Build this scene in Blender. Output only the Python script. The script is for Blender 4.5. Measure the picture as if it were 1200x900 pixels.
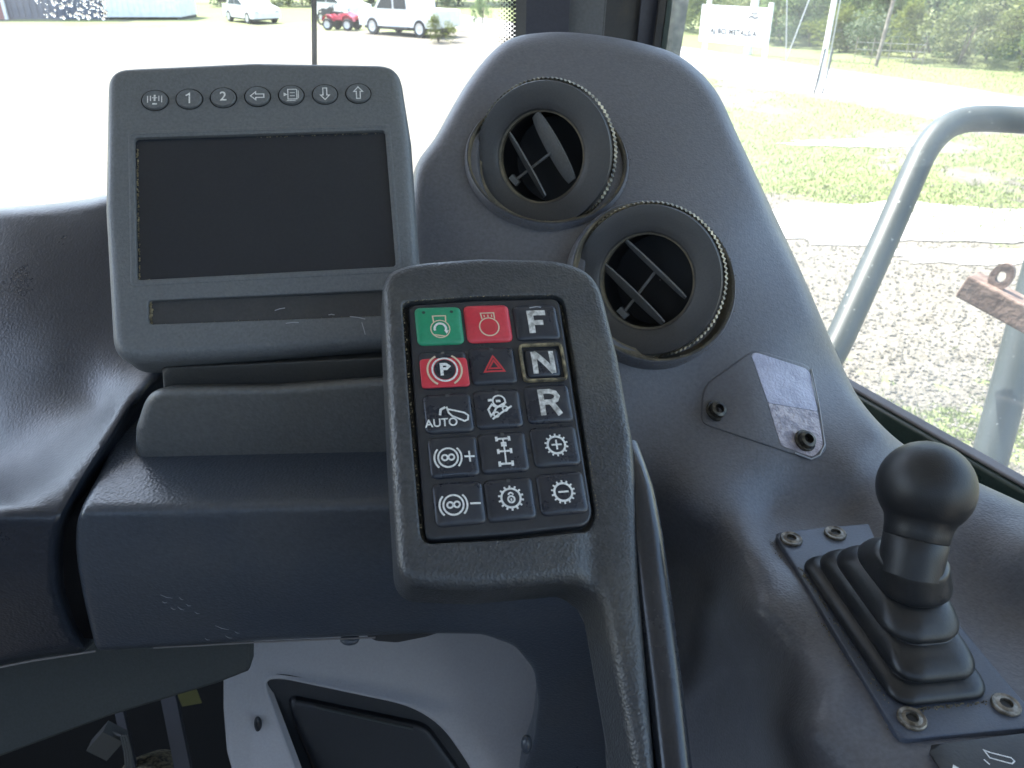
import bpy, bmesh, math, random
import numpy as np
from mathutils import Vector, Matrix, noise as mnoise
from mathutils.geometry import delaunay_2d_cdt, tessellate_polygon

random.seed(7); rng = np.random.default_rng(7)
S = bpy.context.scene
for o in list(bpy.data.objects): bpy.data.objects.remove(o)

# ------------------------------------------------------------ camera, sky, sun, exposure
EYE = 2.9                                   # eye height above the yard (cab of a high truck)
F = 942.0; PITCH = math.radians(28)
CP, SP = math.cos(PITCH), math.sin(PITCH)
cam = bpy.data.cameras.new('camera'); camo = bpy.data.objects.new('camera', cam)
S.collection.objects.link(camo); S.camera = camo
camo.location = (0, 0, EYE); camo.rotation_euler = (math.radians(90)-PITCH, 0, 0)
cam.sensor_width = 36; cam.lens = F/1200*36; cam.clip_start = 0.02; cam.clip_end = 2000
cam.dof.use_dof = True; cam.dof.focus_distance = 0.5; cam.dof.aperture_fstop = 22

SUN_EL, SUN_AZ = math.radians(62), math.radians(-48)     # azimuth measured clockwise from +Y
W_ = bpy.data.worlds.new('World'); S.world = W_; W_.use_nodes = True
nt = W_.node_tree; bg = nt.nodes['Background']
sky = nt.nodes.new('ShaderNodeTexSky'); sky.sky_type = 'NISHITA'; sky.sun_disc = False
sky.sun_elevation = SUN_EL; sky.sun_rotation = SUN_AZ; sky.air_density = 1.2; sky.dust_density = 2.5
nt.links.new(sky.outputs[0], bg.inputs[0]); bg.inputs[1].default_value = 0.15
sl = bpy.data.lights.new('sun', 'SUN'); so = bpy.data.objects.new('sun', sl); S.collection.objects.link(so)
sl.energy = 3.4; sl.angle = math.radians(0.5); sl.color = (1, .96, .9)
sd = Vector((math.sin(SUN_AZ)*math.cos(SUN_EL), math.cos(SUN_AZ)*math.cos(SUN_EL), math.sin(SUN_EL)))
so.rotation_euler = sd.to_track_quat('Z', 'Y').to_euler(); so.location = (0, -5, 30)
S.view_settings.view_transform = 'Standard'; S.view_settings.look = 'None'
S.view_settings.exposure = 2.5; S.view_settings.gamma = 1
S.cycles.max_bounces = 8; S.cycles.transparent_max_bounces = 12
S.cycles.use_denoising = True

# ------------------------------------------------------------ camera geometry: rays to real places
def ray(px, py):
    u = (np.asarray(px, float)-600)/F; v = (450-np.asarray(py, float))/F
    return np.stack([u, CP+SP*v, -SP+CP*v], -1)
def at_depth(px, py, d):
    return ray(px, py)*np.asarray(d, float)[..., None] + np.array([0, 0, EYE])
def pt(px, py, d): return Vector(at_depth(px, py, d))
def at_z(px, py, z):                        # z relative to the eye
    r = ray(px, py); return Vector(r*(z/r[2]) + np.array([0, 0, EYE]))
def ground(px, py, z=0.0): return at_z(px, py, z-EYE)
def at_y(px, py, y):
    r = ray(px, py); return Vector(r*(y/r[1]) + np.array([0, 0, EYE]))

class Frame:
    def __init__(s, o, ex, ey):
        s.o = Vector(o); s.ex = Vector(ex).normalized(); ey = Vector(ey)
        s.n = s.ex.cross(ey).normalized(); s.ey = s.n.cross(s.ex).normalized()
    def w(s, u, v, h=0.0): return s.o + s.ex*u + s.ey*v + s.n*h
    def loc(s, px, py, h=0.0):              # where the sight line meets the plane at height h
        r = Vector(ray(px, py)); c = Vector((0, 0, EYE)); o = s.o + s.n*h
        t = (o-c).dot(s.n)/r.dot(s.n); p = c+r*t-o
        return (p.dot(s.ex), p.dot(s.ey))
    def rot(s, a):
        c, n = math.cos(a), math.sin(a)
        return Frame(s.o, s.ex*c+s.ey*n, s.ey*c-s.ex*n)
    def moved(s, u, v, h=0.0): return Frame(s.w(u, v, h), s.ex, s.ey)

# ------------------------------------------------------------ materials
def nodes(name):
    m = bpy.data.materials.new(name); m.use_nodes = True
    n = m.node_tree.nodes; return m, n, m.node_tree.links, n['Principled BSDF']
def rgb(c): return (c[0], c[1], c[2], 1)
def plastic(name, col, rough=.5, grain=.25, scale=900., dirt=.25, dirtcol=(.16, .14, .10), spec=.5, dscale=9., mottle=.13, coat=0):
    m, n, L, b = nodes(name)
    tc = n.new('ShaderNodeTexCoord')
    nz = n.new('ShaderNodeTexNoise'); nz.inputs['Scale'].default_value = dscale; nz.inputs['Detail'].default_value = 8; nz.inputs['Roughness'].default_value = .65
    L.new(tc.outputs['Object'], nz.inputs['Vector'])
    rp = n.new('ShaderNodeValToRGB'); rp.color_ramp.elements[0].position = .45; rp.color_ramp.elements[1].position = .78
    L.new(nz.outputs['Fac'], rp.inputs[0])
    fine = n.new('ShaderNodeTexNoise'); fine.inputs['Scale'].default_value = scale*.6; fine.inputs['Detail'].default_value = 3
    L.new(tc.outputs['Object'], fine.inputs['Vector'])
    mul = n.new('ShaderNodeMath'); mul.operation = 'MULTIPLY'; L.new(rp.outputs[0], mul.inputs[0]); mul.inputs[1].default_value = dirt
    mx = n.new('ShaderNodeMix'); mx.data_type = 'RGBA'; mx.inputs['A'].default_value = rgb(col); mx.inputs['B'].default_value = rgb(dirtcol)
    L.new(mul.outputs[0], mx.inputs['Factor'])
    mr = n.new('ShaderNodeMapRange'); L.new(fine.outputs['Fac'], mr.inputs[0]); mr.inputs[1].default_value = .3; mr.inputs[2].default_value = .7
    mr.inputs[3].default_value = 1-mottle; mr.inputs[4].default_value = 1+mottle
    m2 = n.new('ShaderNodeVectorMath'); m2.operation = 'SCALE'; L.new(mx.outputs['Result'], m2.inputs[0]); L.new(mr.outputs[0], m2.inputs['Scale'])
    L.new(m2.outputs[0], b.inputs['Base Color'])
    r2 = n.new('ShaderNodeMapRange'); L.new(nz.outputs['Fac'], r2.inputs[0]); r2.inputs[1].default_value = .3; r2.inputs[2].default_value = .7; r2.inputs[3].default_value = rough-.08; r2.inputs[4].default_value = rough+.14
    L.new(r2.outputs[0], b.inputs['Roughness']); b.inputs['Specular IOR Level'].default_value = spec
    if grain:
        vo = n.new('ShaderNodeTexVoronoi'); vo.feature = 'SMOOTH_F1'; vo.inputs['Scale'].default_value = scale
        wn = n.new('ShaderNodeVectorMath'); wn.operation = 'SCALE'; wn.inputs['Scale'].default_value = .0012
        L.new(fine.outputs['Color'], wn.inputs[0])
        ad = n.new('ShaderNodeVectorMath'); L.new(tc.outputs['Object'], ad.inputs[0]); L.new(wn.outputs[0], ad.inputs[1])
        L.new(ad.outputs[0], vo.inputs['Vector'])
        bp = n.new('ShaderNodeBump'); bp.inputs['Strength'].default_value = grain; bp.inputs['Distance'].default_value = .0005
        L.new(vo.outputs['Distance'], bp.inputs['Height']); L.new(bp.outputs[0], b.inputs['Normal'])
    if coat: b.inputs['Coat Weight'].default_value = coat; b.inputs['Coat Roughness'].default_value = .2
    return m
def simple(name, col, rough=.5, metal=0., emit=None):
    m, n, L, b = nodes(name); b.inputs['Base Color'].default_value = rgb(col)
    b.inputs['Roughness'].default_value = rough; b.inputs['Metallic'].default_value = metal
    return m
def noisy(name, c1, c2, scale, rough=.8, bump=0., bscale=None, metal=0., detail=6, coords='Object', lo=.35, hi=.65):
    m, n, L, b = nodes(name); tc = n.new('ShaderNodeTexCoord')
    nz = n.new('ShaderNodeTexNoise'); nz.inputs['Scale'].default_value = scale; nz.inputs['Detail'].default_value = detail
    L.new(tc.outputs[coords], nz.inputs[0])
    rp = n.new('ShaderNodeValToRGB'); e = rp.color_ramp.elements; e[0].position = lo; e[1].position = hi; e[0].color = rgb(c1); e[1].color = rgb(c2)
    L.new(nz.outputs['Fac'], rp.inputs[0]); L.new(rp.outputs[0], b.inputs['Base Color'])
    b.inputs['Roughness'].default_value = rough; b.inputs['Metallic'].default_value = metal
    if bump:
        n2 = n.new('ShaderNodeTexNoise'); n2.inputs['Scale'].default_value = bscale or scale; n2.inputs['Detail'].default_value = 5
        L.new(tc.outputs[coords], n2.inputs[0])
        bp = n.new('ShaderNodeBump'); bp.inputs['Strength'].default_value = bump; bp.inputs['Distance'].default_value = 1.5/(bscale or scale)
        L.new(n2.outputs['Fac'], bp.inputs['Height']); L.new(bp.outputs[0], b.inputs['Normal'])
    return m

M = {}
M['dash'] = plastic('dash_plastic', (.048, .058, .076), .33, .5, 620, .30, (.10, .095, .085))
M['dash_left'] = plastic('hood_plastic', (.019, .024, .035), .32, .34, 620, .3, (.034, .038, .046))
M['tower'] = plastic('console_plastic', (.108, .111, .127), .40, .4, 700, .25, (.13, .125, .12))
M['pod'] = plastic('pod_plastic', (.042, .046, .052), .38, .8, 800, .45, (.12, .11, .085), mottle=.22, dscale=16)
M['monitor'] = plastic('monitor_plastic', (.118, .126, .134), .5, .35, 1000, .3, (.13, .13, .11))
M['riser'] = plastic('riser_plastic', (.105, .108, .110), .40, .5, 620, .45, (.13, .12, .09))
M['mount'] = plastic('mount_plastic', (.035, .036, .036), .55, .3, 900, .5, (.08, .07, .05))
M['screen'] = plastic('screen_glass', (.018, .022, .030), .14, 0, 900, .10, (.04, .05, .05), dscale=12, mottle=.06)
M['slot'] = plastic('slot_plastic', (.040, .042, .046), .45, .15, 900, .4, (.10, .09, .075), dscale=25)
M['rubber'] = plastic('key_rubber', (.020, .023, .030), .33, 0, 900, .25, (.06, .06, .055), dscale=40, mottle=.1)
M['key'] = plastic('key_black', (.017, .021, .032), .28, 0, 900, .3, (.07, .07, .065), dscale=60, mottle=.08)
M['green'] = plastic('key_green', (.012, .24, .12), .35, 0, 900, .25, (.10, .30, .22), dscale=70, mottle=.06)
M['red'] = plastic('key_red', (.55, .035, .055), .35, 0, 900, .25, (.60, .16, .16), dscale=70, mottle=.06)
M['print'] = noisy('white_print', (.55, .56, .55), (.80, .80, .78), 900, .5)
M['print_red'] = simple('red_print', (.5, .04, .05), .5)
M['print_cream'] = simple('cream_print', (.62, .50, .36), .5)
M['print_dim'] = simple('grey_print', (.34, .35, .38), .5)
M['letter'] = noisy('worn_silver', (.28, .28, .27), (.72, .73, .72), 420, .35, metal=.2)
M['led'] = simple('indicator_window', (.06, .065, .07), .3)
M['led_dark'] = simple('indicator_window_dark', (.02, .05, .04), .4)
M['vent'] = plastic('vent_plastic', (.050, .050, .053), .42, .15, 1200, .4, (.10, .09, .07), mottle=.1)
M['vent_dusty'] = plastic('vent_dusty', (.095, .085, .066), .7, .3, 900, .8, (.30, .24, .14), dscale=40)
M['knurl'] = noisy('knurl_dusty', (.045, .043, .040), (.50, .45, .33), 90, .6)
M['duct'] = simple('duct_black', (.006, .006, .008), .6)
M['blade'] = plastic('blade_plastic', (.13, .135, .14), .45, .2, 900, .6, (.14, .12, .08), dscale=50)
M['boot'] = plastic('boot_rubber', (.014, .0155, .018), .36, .1, 900, .35, (.07, .065, .055), dscale=35, mottle=.12)
M['knob'] = plastic('knob_black', (.011, .012, .014), .44, .12, 1500, .15, (.05, .05, .05), mottle=.05)
M['plate'] = plastic('plate_metal_paint', (.060, .072, .100), .38, .15, 1200, .4, (.13, .13, .12), dscale=14, mottle=.12)
M['screw'] = noisy('screw_worn', (.07, .06, .045), (.26, .23, .19), 300, .45, metal=.6)
M['screw_dark'] = noisy('bolt_dark', (.015, .015, .015), (.10, .09, .07), 300, .4, metal=.6)
M['socket'] = simple('socket_hole', (.006, .006, .006), .6)
M['grime'] = noisy('grime', (.05, .045, .035), (.30, .25, .15), 250, .9)
M['trim'] = plastic('lower_trim', (.030, .036, .037), .62, .3, 900, .3, (.06, .06, .055))
M['kick'] = plastic('kick_panel', (.33, .325, .335), .6, .12, 900, .3, (.20, .19, .20), dscale=6, mottle=.05)
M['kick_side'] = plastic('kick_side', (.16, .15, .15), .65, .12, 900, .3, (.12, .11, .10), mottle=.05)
M['hatch'] = plastic('hatch_dark', (.012, .014, .018), .4, .1, 900, .2, (.04, .04, .04))
M['frame_black'] = plastic('frame_black', (.012, .013, .015), .5, .2, 500, .3, (.06, .055, .05))
M['frame_green'] = plastic('frame_green', (.022, .040, .036), .3, .0, 500, .5, (.10, .12, .10), dscale=20)
M['pillar_dark'] = plastic('pillar_dark', (.032, .034, .050), .5, .3, 500, .2, (.06, .06, .06))
M['pillar_grey'] = plastic('pillar_grey', (.10, .105, .115), .55, .3, 500, .3, (.14, .13, .12))
M['seal'] = plastic('seal_rubber', (.020, .021, .024), .55, .2, 500, .5, (.10, .08, .06), dscale=30)
M['pillar_olive'] = noisy('pillar_worn', (.055, .065, .055), (.22, .22, .18), 60, .6)
M['lining'] = simple('cab_lining', (.26, .26, .26), .8)
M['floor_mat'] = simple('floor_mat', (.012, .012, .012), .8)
M['rail'] = None
M['white_paint'] = noisy('white_paint', (.70, .70, .69), (.82, .82, .80), 4, .35)
M['tyre'] = simple('tyre', (.03, .03, .03), .85)
M['hub'] = simple('hub', (.55, .55, .55), .4, .4)
M['car_glass'] = simple('car_glass', (.04, .05, .055), .12)
M['red_paint'] = simple('red_paint', (.50, .06, .09), .4)
M['dark_metal'] = simple('dark_metal', (.05, .05, .055), .6, .3)
M['shed'] = noisy('shed_blue', (.09, .10, .14), (.13, .14, .18), 1.2, .7)
M['shed_red'] = simple('shed_red', (.30, .13, .12), .7)
M['wood_pale'] = noisy('weathered_wood', (.38, .36, .32), (.58, .56, .52), 8, .9, .4, 20)
M['wood_dark'] = noisy('old_wood', (.14, .12, .10), (.28, .25, .21), 8, .9, .4, 20)
M['bark'] = noisy('bark', (.10, .08, .06), (.22, .19, .15), 6, .95, .6, 12)
M['rust'] = noisy('rusty_paint', (.09, .055, .040), (.20, .14, .11), 25, .8, .25, 60)
M['wire'] = simple('wire', (.5, .5, .5), .5, .5)

def rail_mat():
    m, n, L, b = nodes('rail_paint'); tc = n.new('ShaderNodeTexCoord')
    nz = n.new('ShaderNodeTexNoise'); nz.inputs['Scale'].default_value = 7; nz.inputs['Detail'].default_value = 6; L.new(tc.outputs['Object'], nz.inputs[0])
    mx = n.new('ShaderNodeMix'); mx.data_type = 'RGBA'; mx.inputs['A'].default_value = (.016, .024, .024, 1); mx.inputs['B'].default_value = (.038, .048, .047, 1)
    L.new(nz.outputs['Fac'], mx.inputs['Factor'])
    sp = n.new('ShaderNodeTexNoise'); sp.inputs['Scale'].default_value = 130; sp.inputs['Detail'].default_value = 2; L.new(tc.outputs['Object'], sp.inputs[0])
    r = n.new('ShaderNodeValToRGB'); r.color_ramp.elements[0].position = .69; r.color_ramp.elements[1].position = .76; L.new(sp.outputs['Fac'], r.inputs[0])
    m2 = n.new('ShaderNodeMix'); m2.data_type = 'RGBA'; L.new(r.outputs[0], m2.inputs['Factor']); L.new(mx.outputs['Result'], m2.inputs['A']); m2.inputs['B'].default_value = (.22, .24, .23, 1)
    L.new(m2.outputs['Result'], b.inputs['Base Color']); b.inputs['Roughness'].default_value = .5
    return m
M['rail'] = rail_mat()

def glass_mat(name, dust, tint=(.97, .985, .98), scale=6.):
    m = bpy.data.materials.new(name); m.use_nodes = True; n = m.node_tree.nodes; L = m.node_tree.links
    n.clear(); out = n.new('ShaderNodeOutputMaterial'); tr = n.new('ShaderNodeBsdfTransparent'); tr.inputs[0].default_value = rgb(tint)
    gl = n.new('ShaderNodeBsdfGlossy'); gl.inputs['Roughness'].default_value = .02; gl.inputs[0].default_value = (.9, .9, .9, 1)
    lw = n.new('ShaderNodeLayerWeight'); lw.inputs[0].default_value = .5
    pw = n.new('ShaderNodeMath'); pw.operation = 'POWER'; L.new(lw.outputs['Facing'], pw.inputs[0]); pw.inputs[1].default_value = 5
    fr = n.new('ShaderNodeMath'); fr.operation = 'MULTIPLY_ADD'; L.new(pw.outputs[0], fr.inputs[0]); fr.inputs[1].default_value = .9; fr.inputs[2].default_value = .035
    m1 = n.new('ShaderNodeMixShader'); L.new(fr.outputs[0], m1.inputs[0]); L.new(tr.outputs[0], m1.inputs[1]); L.new(gl.outputs[0], m1.inputs[2])
    tl = n.new('ShaderNodeBsdfTranslucent'); tl.inputs[0].default_value = (.86, .88, .86, 1)
    tc = n.new('ShaderNodeTexCoord'); nz = n.new('ShaderNodeTexNoise'); nz.inputs['Scale'].default_value = scale; nz.inputs['Detail'].default_value = 7
    L.new(tc.outputs['Object'], nz.inputs[0])
    mr = n.new('ShaderNodeMapRange'); L.new(nz.outputs['Fac'], mr.inputs[0]); mr.inputs[1].default_value = .35; mr.inputs[2].default_value = .7
    mr.inputs[3].default_value = dust*.4; mr.inputs[4].default_value = dust*1.6
    m2 = n.new('ShaderNodeMixShader'); L.new(mr.outputs[0], m2.inputs[0]); L.new(m1.outputs[0], m2.inputs[1]); L.new(tl.outputs[0], m2.inputs[2])
    L.new(m2.outputs[0], out.inputs[0]); return m
M['windscreen'] = glass_mat('windscreen_glass', .014)
M['side_glass'] = glass_mat('side_window_glass', .060)
def drop_mat():
    m, n, L, b = nodes('water_drop'); b.inputs['Transmission Weight'].default_value = 1; b.inputs['IOR'].default_value = 1.33; b.inputs['Roughness'].default_value = .0
    return m
M['drop'] = drop_mat()
def water_mat():
    m, n, L, b = nodes('puddle_water'); b.inputs['Base Color'].default_value = (.34, .32, .29, 1); b.inputs['Roughness'].default_value = .5
    tc = n.new('ShaderNodeTexCoord'); nz = n.new('ShaderNodeTexNoise'); nz.inputs['Scale'].default_value = 2.5; L.new(tc.outputs['Object'], nz.inputs[0])
    bp = n.new('ShaderNodeBump'); bp.inputs['Strength'].default_value = .05; L.new(nz.outputs['Fac'], bp.inputs['Height']); L.new(bp.outputs[0], b.inputs['Normal'])
    return m
M['water'] = water_mat()
def leaf_mat(name, c1, c2):
    m, n, L, b = nodes(name); oi = n.new('ShaderNodeNewGeometry')
    rp = n.new('ShaderNodeValToRGB'); rp.color_ramp.elements[0].color = rgb(c1); rp.color_ramp.elements[1].color = rgb(c2)
    L.new(oi.outputs['Random Per Island'], rp.inputs[0]); L.new(rp.outputs[0], b.inputs['Base Color']); b.inputs['Roughness'].default_value = .6
    tl = n.new('ShaderNodeBsdfTranslucent'); L.new(rp.outputs[0], tl.inputs[0])
    mx = n.new('ShaderNodeMixShader'); mx.inputs[0].default_value = .45; L.new(b.outputs[0], mx.inputs[1]); L.new(tl.outputs[0], mx.inputs[2])
    L.new(mx.outputs[0], n['Material Output'].inputs[0]); return m
M['leaf_a'] = leaf_mat('leaf_mid', (.09, .14, .055), (.18, .25, .11))
M['leaf_b'] = leaf_mat('leaf_yellow', (.09, .12, .03), (.19, .22, .06))
M['leaf_c'] = leaf_mat('leaf_dark', (.045, .08, .04), (.12, .17, .08))
M['blade_grass'] = leaf_mat('grass_blade', (.11, .14, .045), (.21, .23, .10))
def ground_mat():
    m, n, L, b = nodes('yard_gravel'); tc = n.new('ShaderNodeTexCoord')
    def noise(s, d=6):
        x = n.new('ShaderNodeTexNoise'); x.inputs['Scale'].default_value = s; x.inputs['Detail'].default_value = d; L.new(tc.outputs['Object'], x.inputs[0]); return x
    def ramp(src, p0, c0, p1, c1):
        r = n.new('ShaderNodeValToRGB'); e = r.color_ramp.elements; e[0].position = p0; e[0].color = rgb(c0); e[1].position = p1; e[1].color = rgb(c1); L.new(src, r.inputs[0]); return r
    def mix(f, a, bb):
        x = n.new('ShaderNodeMix'); x.data_type = 'RGBA'; L.new(f, x.inputs['Factor']); L.new(a, x.inputs['A']); L.new(bb, x.inputs['B']); return x
    big = ramp(noise(.35).outputs['Fac'], .35, (.085, .074, .054), .65, (.175, .155, .12))
    vo = n.new('ShaderNodeTexVoronoi'); vo.inputs['Scale'].default_value = 26; L.new(tc.outputs['Object'], vo.inputs['Vector'])
    st = ramp(vo.outputs['Color'], .1, (.08, .07, .05), .9, (.20, .18, .15))
    half = n.new('ShaderNodeMix'); half.data_type = 'RGBA'; half.inputs['Factor'].default_value = .45; L.new(big.outputs[0], half.inputs['A']); L.new(st.outputs[0], half.inputs['B'])
    at = n.new('ShaderNodeAttribute'); at.attribute_name = 'grass'
    nn = noise(3.5, 8); ad = n.new('ShaderNodeMath'); L.new(at.outputs['Fac'], ad.inputs[0]); L.new(nn.outputs['Fac'], ad.inputs[1])
    f = ramp(ad.outputs[0], .93, (0, 0, 0), 1.15, (1, 1, 1))
    gr = ramp(noise(9, 6).outputs['Fac'], .3, (.09, .12, .035), .7, (.20, .22, .09))
    fin = mix(f.outputs[0], half.outputs['Result'], gr.outputs[0]); L.new(fin.outputs['Result'], b.inputs['Base Color'])
    b.inputs['Roughness'].default_value = .9
    bp = n.new('ShaderNodeBump'); bp.inputs['Strength'].default_value = .6; bp.inputs['Distance'].default_value = .03
    L.new(vo.outputs['Distance'], bp.inputs['Height']); L.new(bp.outputs[0], b.inputs['Normal'])
    return m
M['ground'] = ground_mat()
M['road'] = noisy('pale_road', (.30, .295, .28), (.42, .41, .39), 6, .9, .3, 60)
M['stone'] = noisy('loose_stone', (.09, .08, .06), (.22, .20, .165), 4, .9, .3, 60)

# ------------------------------------------------------------ object helpers
def tag(o, label=None, cat=None, group=None, kind=None):
    if label: o['label'] = label
    if cat: o['category'] = cat
    if group: o['group'] = group
    if kind: o['kind'] = kind
    return o
def thing(name, label, cat, loc, group=None):
    o = bpy.data.objects.new(name, None); o.empty_display_size = .05; S.collection.objects.link(o)
    o.location = loc; return tag(o, label, cat, group)
def world_loc(o):
    v = Vector(o.location); p = o.parent
    while p: v += Vector(p.location); p = p.parent
    return v
def mesh_obj(name, verts, faces, mat, parent=None, loc=None, sharp=35, smooth=True):
    base = world_loc(parent) if parent else Vector((0, 0, 0))
    off = Vector(loc) if loc is not None else base
    me = bpy.data.meshes.new(name)
    vv = [(v[0]-off[0], v[1]-off[1], v[2]-off[2]) for v in verts]
    me.from_pydata(vv, [], [list(f) for f in faces]); me.validate(); me.update()
    o = bpy.data.objects.new(name, me); S.collection.objects.link(o)
    if parent: o.parent = parent
    o.location = off-base
    if mat is not None: me.materials.append(mat if not isinstance(mat, str) else M[mat])
    if smooth:
        me.shade_smooth()
        try: me.set_sharp_from_angle(angle=math.radians(sharp))
        except Exception: pass
    return o

class MB:
    def __init__(s): s.v = []; s.f = []
    def add(s, v, f):
        b = len(s.v); s.v += [Vector(x) for x in v]; s.f += [[i+b for i in q] for q in f]; return s
    def box(s, a, b, fr=None):
        (x0, y0, z0), (x1, y1, z1) = a, b
        p = [(x0, y0, z0), (x1, y0, z0), (x1, y1, z0), (x0, y1, z0), (x0, y0, z1), (x1, y0, z1), (x1, y1, z1), (x0, y1, z1)]
        if fr: p = [fr.w(*q) for q in p]
        return s.add(p, [(3, 2, 1, 0), (4, 5, 6, 7), (0, 1, 5, 4), (1, 2, 6, 5), (2, 3, 7, 6), (3, 0, 4, 7)])
    def prism(s, poly, h0, h1, fr, bev=0):
        n = len(poly); lv = [(poly, h0)]
        if bev: lv += [(poly, h1-bev*(1 if h1 > h0 else -1)), (inset(poly, abs(bev)), h1)]
        else: lv += [(poly, h1)]
        v = [fr.w(p[0], p[1], h) for pl, h in lv for p in pl]; f = []
        for k in range(len(lv)-1):
            for i in range(n): j = (i+1) % n; f.append((k*n+i, k*n+j, (k+1)*n+j, (k+1)*n+i))
        top = lv[-1][0]; tri = tessellate_polygon([[Vector((p[0], p[1], 0)) for p in top]])
        b = (len(lv)-1)*n
        f += [(b+a, b+c, b+d) for a, c, d in tri]; f += [(d, c, a) for a, c, d in tri]
        return s.add(v, f)
    def lathe(s, prof, fr, n=48, cap0=False, cap1=False, teeth=None):
        v = []; f = []
        for k, (r, h) in enumerate(prof):
            for i in range(n):
                a = 2*math.pi*i/n; rr = r*(1+(teeth if (teeth and i % 2) else 0)) if k not in () else r
                v.append(fr.w(rr*math.cos(a), rr*math.sin(a), h))
        for k in range(len(prof)-1):
            for i in range(n): j = (i+1) % n; f.append((k*n+i, k*n+j, (k+1)*n+j, (k+1)*n+i))
        if cap0: f.append(tuple(reversed(range(n))))
        if cap1: f.append(tuple(range((len(prof)-1)*n, len(prof)*n)))
        return s.add(v, f)
    def tube(s, path, r, n=12, caps=True):
        path = [Vector(p) for p in path]; rs = r if isinstance(r, (list, tuple)) else [r]*len(path)
        v = []; f = []; up = None
        for k, p in enumerate(path):
            t = (path[min(k+1, len(path)-1)]-path[max(k-1, 0)]).normalized()
            if up is None: up = t.orthogonal().normalized()
            up = (up-t*up.dot(t)).normalized(); sd_ = t.cross(up)
            for i in range(n): a = 2*math.pi*i/n; v.append(p+(up*math.cos(a)+sd_*math.sin(a))*rs[k])
        for k in range(len(path)-1):
            for i in range(n): j = (i+1) % n; f.append((k*n+i, k*n+j, (k+1)*n+j, (k+1)*n+i))
        if caps: f.append(tuple(reversed(range(n)))); f.append(tuple(range((len(path)-1)*n, len(path)*n)))
        return s.add(v, f)
    def sphere(s, c, r, nu=16, nv=10, sc=(1, 1, 1)):
        v = []; f = []
        for j in range(nv+1):
            t = math.pi*j/nv
            for i in range(nu): a = 2*math.pi*i/nu; v.append((c[0]+r*sc[0]*math.sin(t)*math.cos(a), c[1]+r*sc[1]*math.sin(t)*math.sin(a), c[2]+r*sc[2]*math.cos(t)))
        for j in range(nv):
            for i in range(nu): k = (i+1) % nu; f.append((j*nu+i, (j+1)*nu+i, (j+1)*nu+k, j*nu+k))
        return s.add(v, f)
    def loft(s, rings, cap0=True, cap1=True):
        n = len(rings[0]); v = [p for r in rings for p in r]; f = []
        for k in range(len(rings)-1):
            for i in range(n): j = (i+1) % n; f.append((k*n+i, k*n+j, (k+1)*n+j, (k+1)*n+i))
        if cap0: f.append(tuple(reversed(range(n))))
        if cap1: f.append(tuple(range((len(rings)-1)*n, len(rings)*n)))
        return s.add(v, f)
    def build(s, name, mat, parent=None, sharp=35, loc=None, smooth=True):
        return mesh_obj(name, s.v, s.f, mat, parent, loc, sharp, smooth)

def inset(poly, d):
    P = np.array(poly, float)[:, :2]; n = len(P)
    A = 0.5*np.sum(P[:, 0]*np.roll(P[:, 1], -1)-np.roll(P[:, 0], -1)*P[:, 1]); s = 1 if A > 0 else -1
    e = np.roll(P, -1, 0)-P; e /= np.maximum(np.linalg.norm(e, axis=1), 1e-12)[:, None]
    nn = np.stack([-e[:, 1], e[:, 0]], 1)*s; nv = nn+np.roll(nn, 1, 0); nv /= np.maximum(np.linalg.norm(nv, axis=1), .3)[:, None]
    return [tuple(x) for x in P+nv*d]
def fillet(pts, r, n=7):                    # rounded polygon; r scalar or list
    out = []; N = len(pts)
    for i in range(N):
        p = Vector(pts[i][:2]); a = Vector(pts[i-1][:2]); b = Vector(pts[(i+1) % N][:2])
        ri = r[i] if isinstance(r, (list, tuple)) else r
        if ri <= 0: out.append(tuple(p)); continue
        ra = min(ri, (a-p).length*.48); rb = min(ri, (b-p).length*.48)
        q0 = p+(a-p).normalized()*ra; q1 = p+(b-p).normalized()*rb
        for k in range(n+1):
            t = k/n; w = .0 
            x = q0*(1-t)**2+p*2*t*(1-t)+q1*t*t; out.append(tuple(x))
    return out
def smooth_closed(pts, sub=6):
    P = [Vector(p[:2]) for p in pts]; n = len(P); out = []
    for i in range(n):
        p0, p1, p2, p3 = P[i-1], P[i], P[(i+1) % n], P[(i+2) % n]
        for k in range(sub):
            t = k/sub
            out.append(tuple(.5*((2*p1)+(p2-p0)*t+(2*p0-5*p1+4*p2-p3)*t*t+(3*p1-p0-3*p2+p3)*t**3)))
    return out
def resample(P, step):
    P = np.array(P, float); Q = np.vstack([P, P[:1]]); L = np.linalg.norm(np.diff(Q, axis=0), axis=1)
    keep = np.r_[True, L > 1e-9][:-1] if False else None
    c = np.r_[0, np.cumsum(L)]; n = max(8, int(c[-1]/step)); t = np.linspace(0, c[-1], n, endpoint=False)
    return np.stack([np.interp(t, c, Q[:, 0]), np.interp(t, c, Q[:, 1])], 1)
def seg_dist(P, Q):
    A = Q; B = np.roll(Q, -1, 0); d = np.full(len(P), 1e9)
    AB = B-A; l2 = np.maximum((AB**2).sum(1), 1e-18)
    for i in range(0, len(P), 2000):
        p = P[i:i+2000, None, :]; t = np.clip(((p-A)*AB).sum(2)/l2, 0, 1)
        d[i:i+2000] = np.sqrt((((A+t[..., None]*AB)-p)**2).sum(2)).min(1)
    return d
def inside(P, Q):
    x, y = P[:, 0], P[:, 1]; r = np.zeros(len(P), bool); n = len(Q)
    for i in range(n):
        x0, y0 = Q[i]; x1, y1 = Q[(i+1) % n]
        if y0 == y1: continue
        c = ((y0 > y) != (y1 > y)) & (x < (x1-x0)*(y-y0)/(y1-y0)+x0); r ^= c
    return r
def cap_profile(t):
    t = np.clip(t, 0, 1); return 1-np.sqrt(np.clip(1-(1-t)**2, 0, 1))

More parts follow.
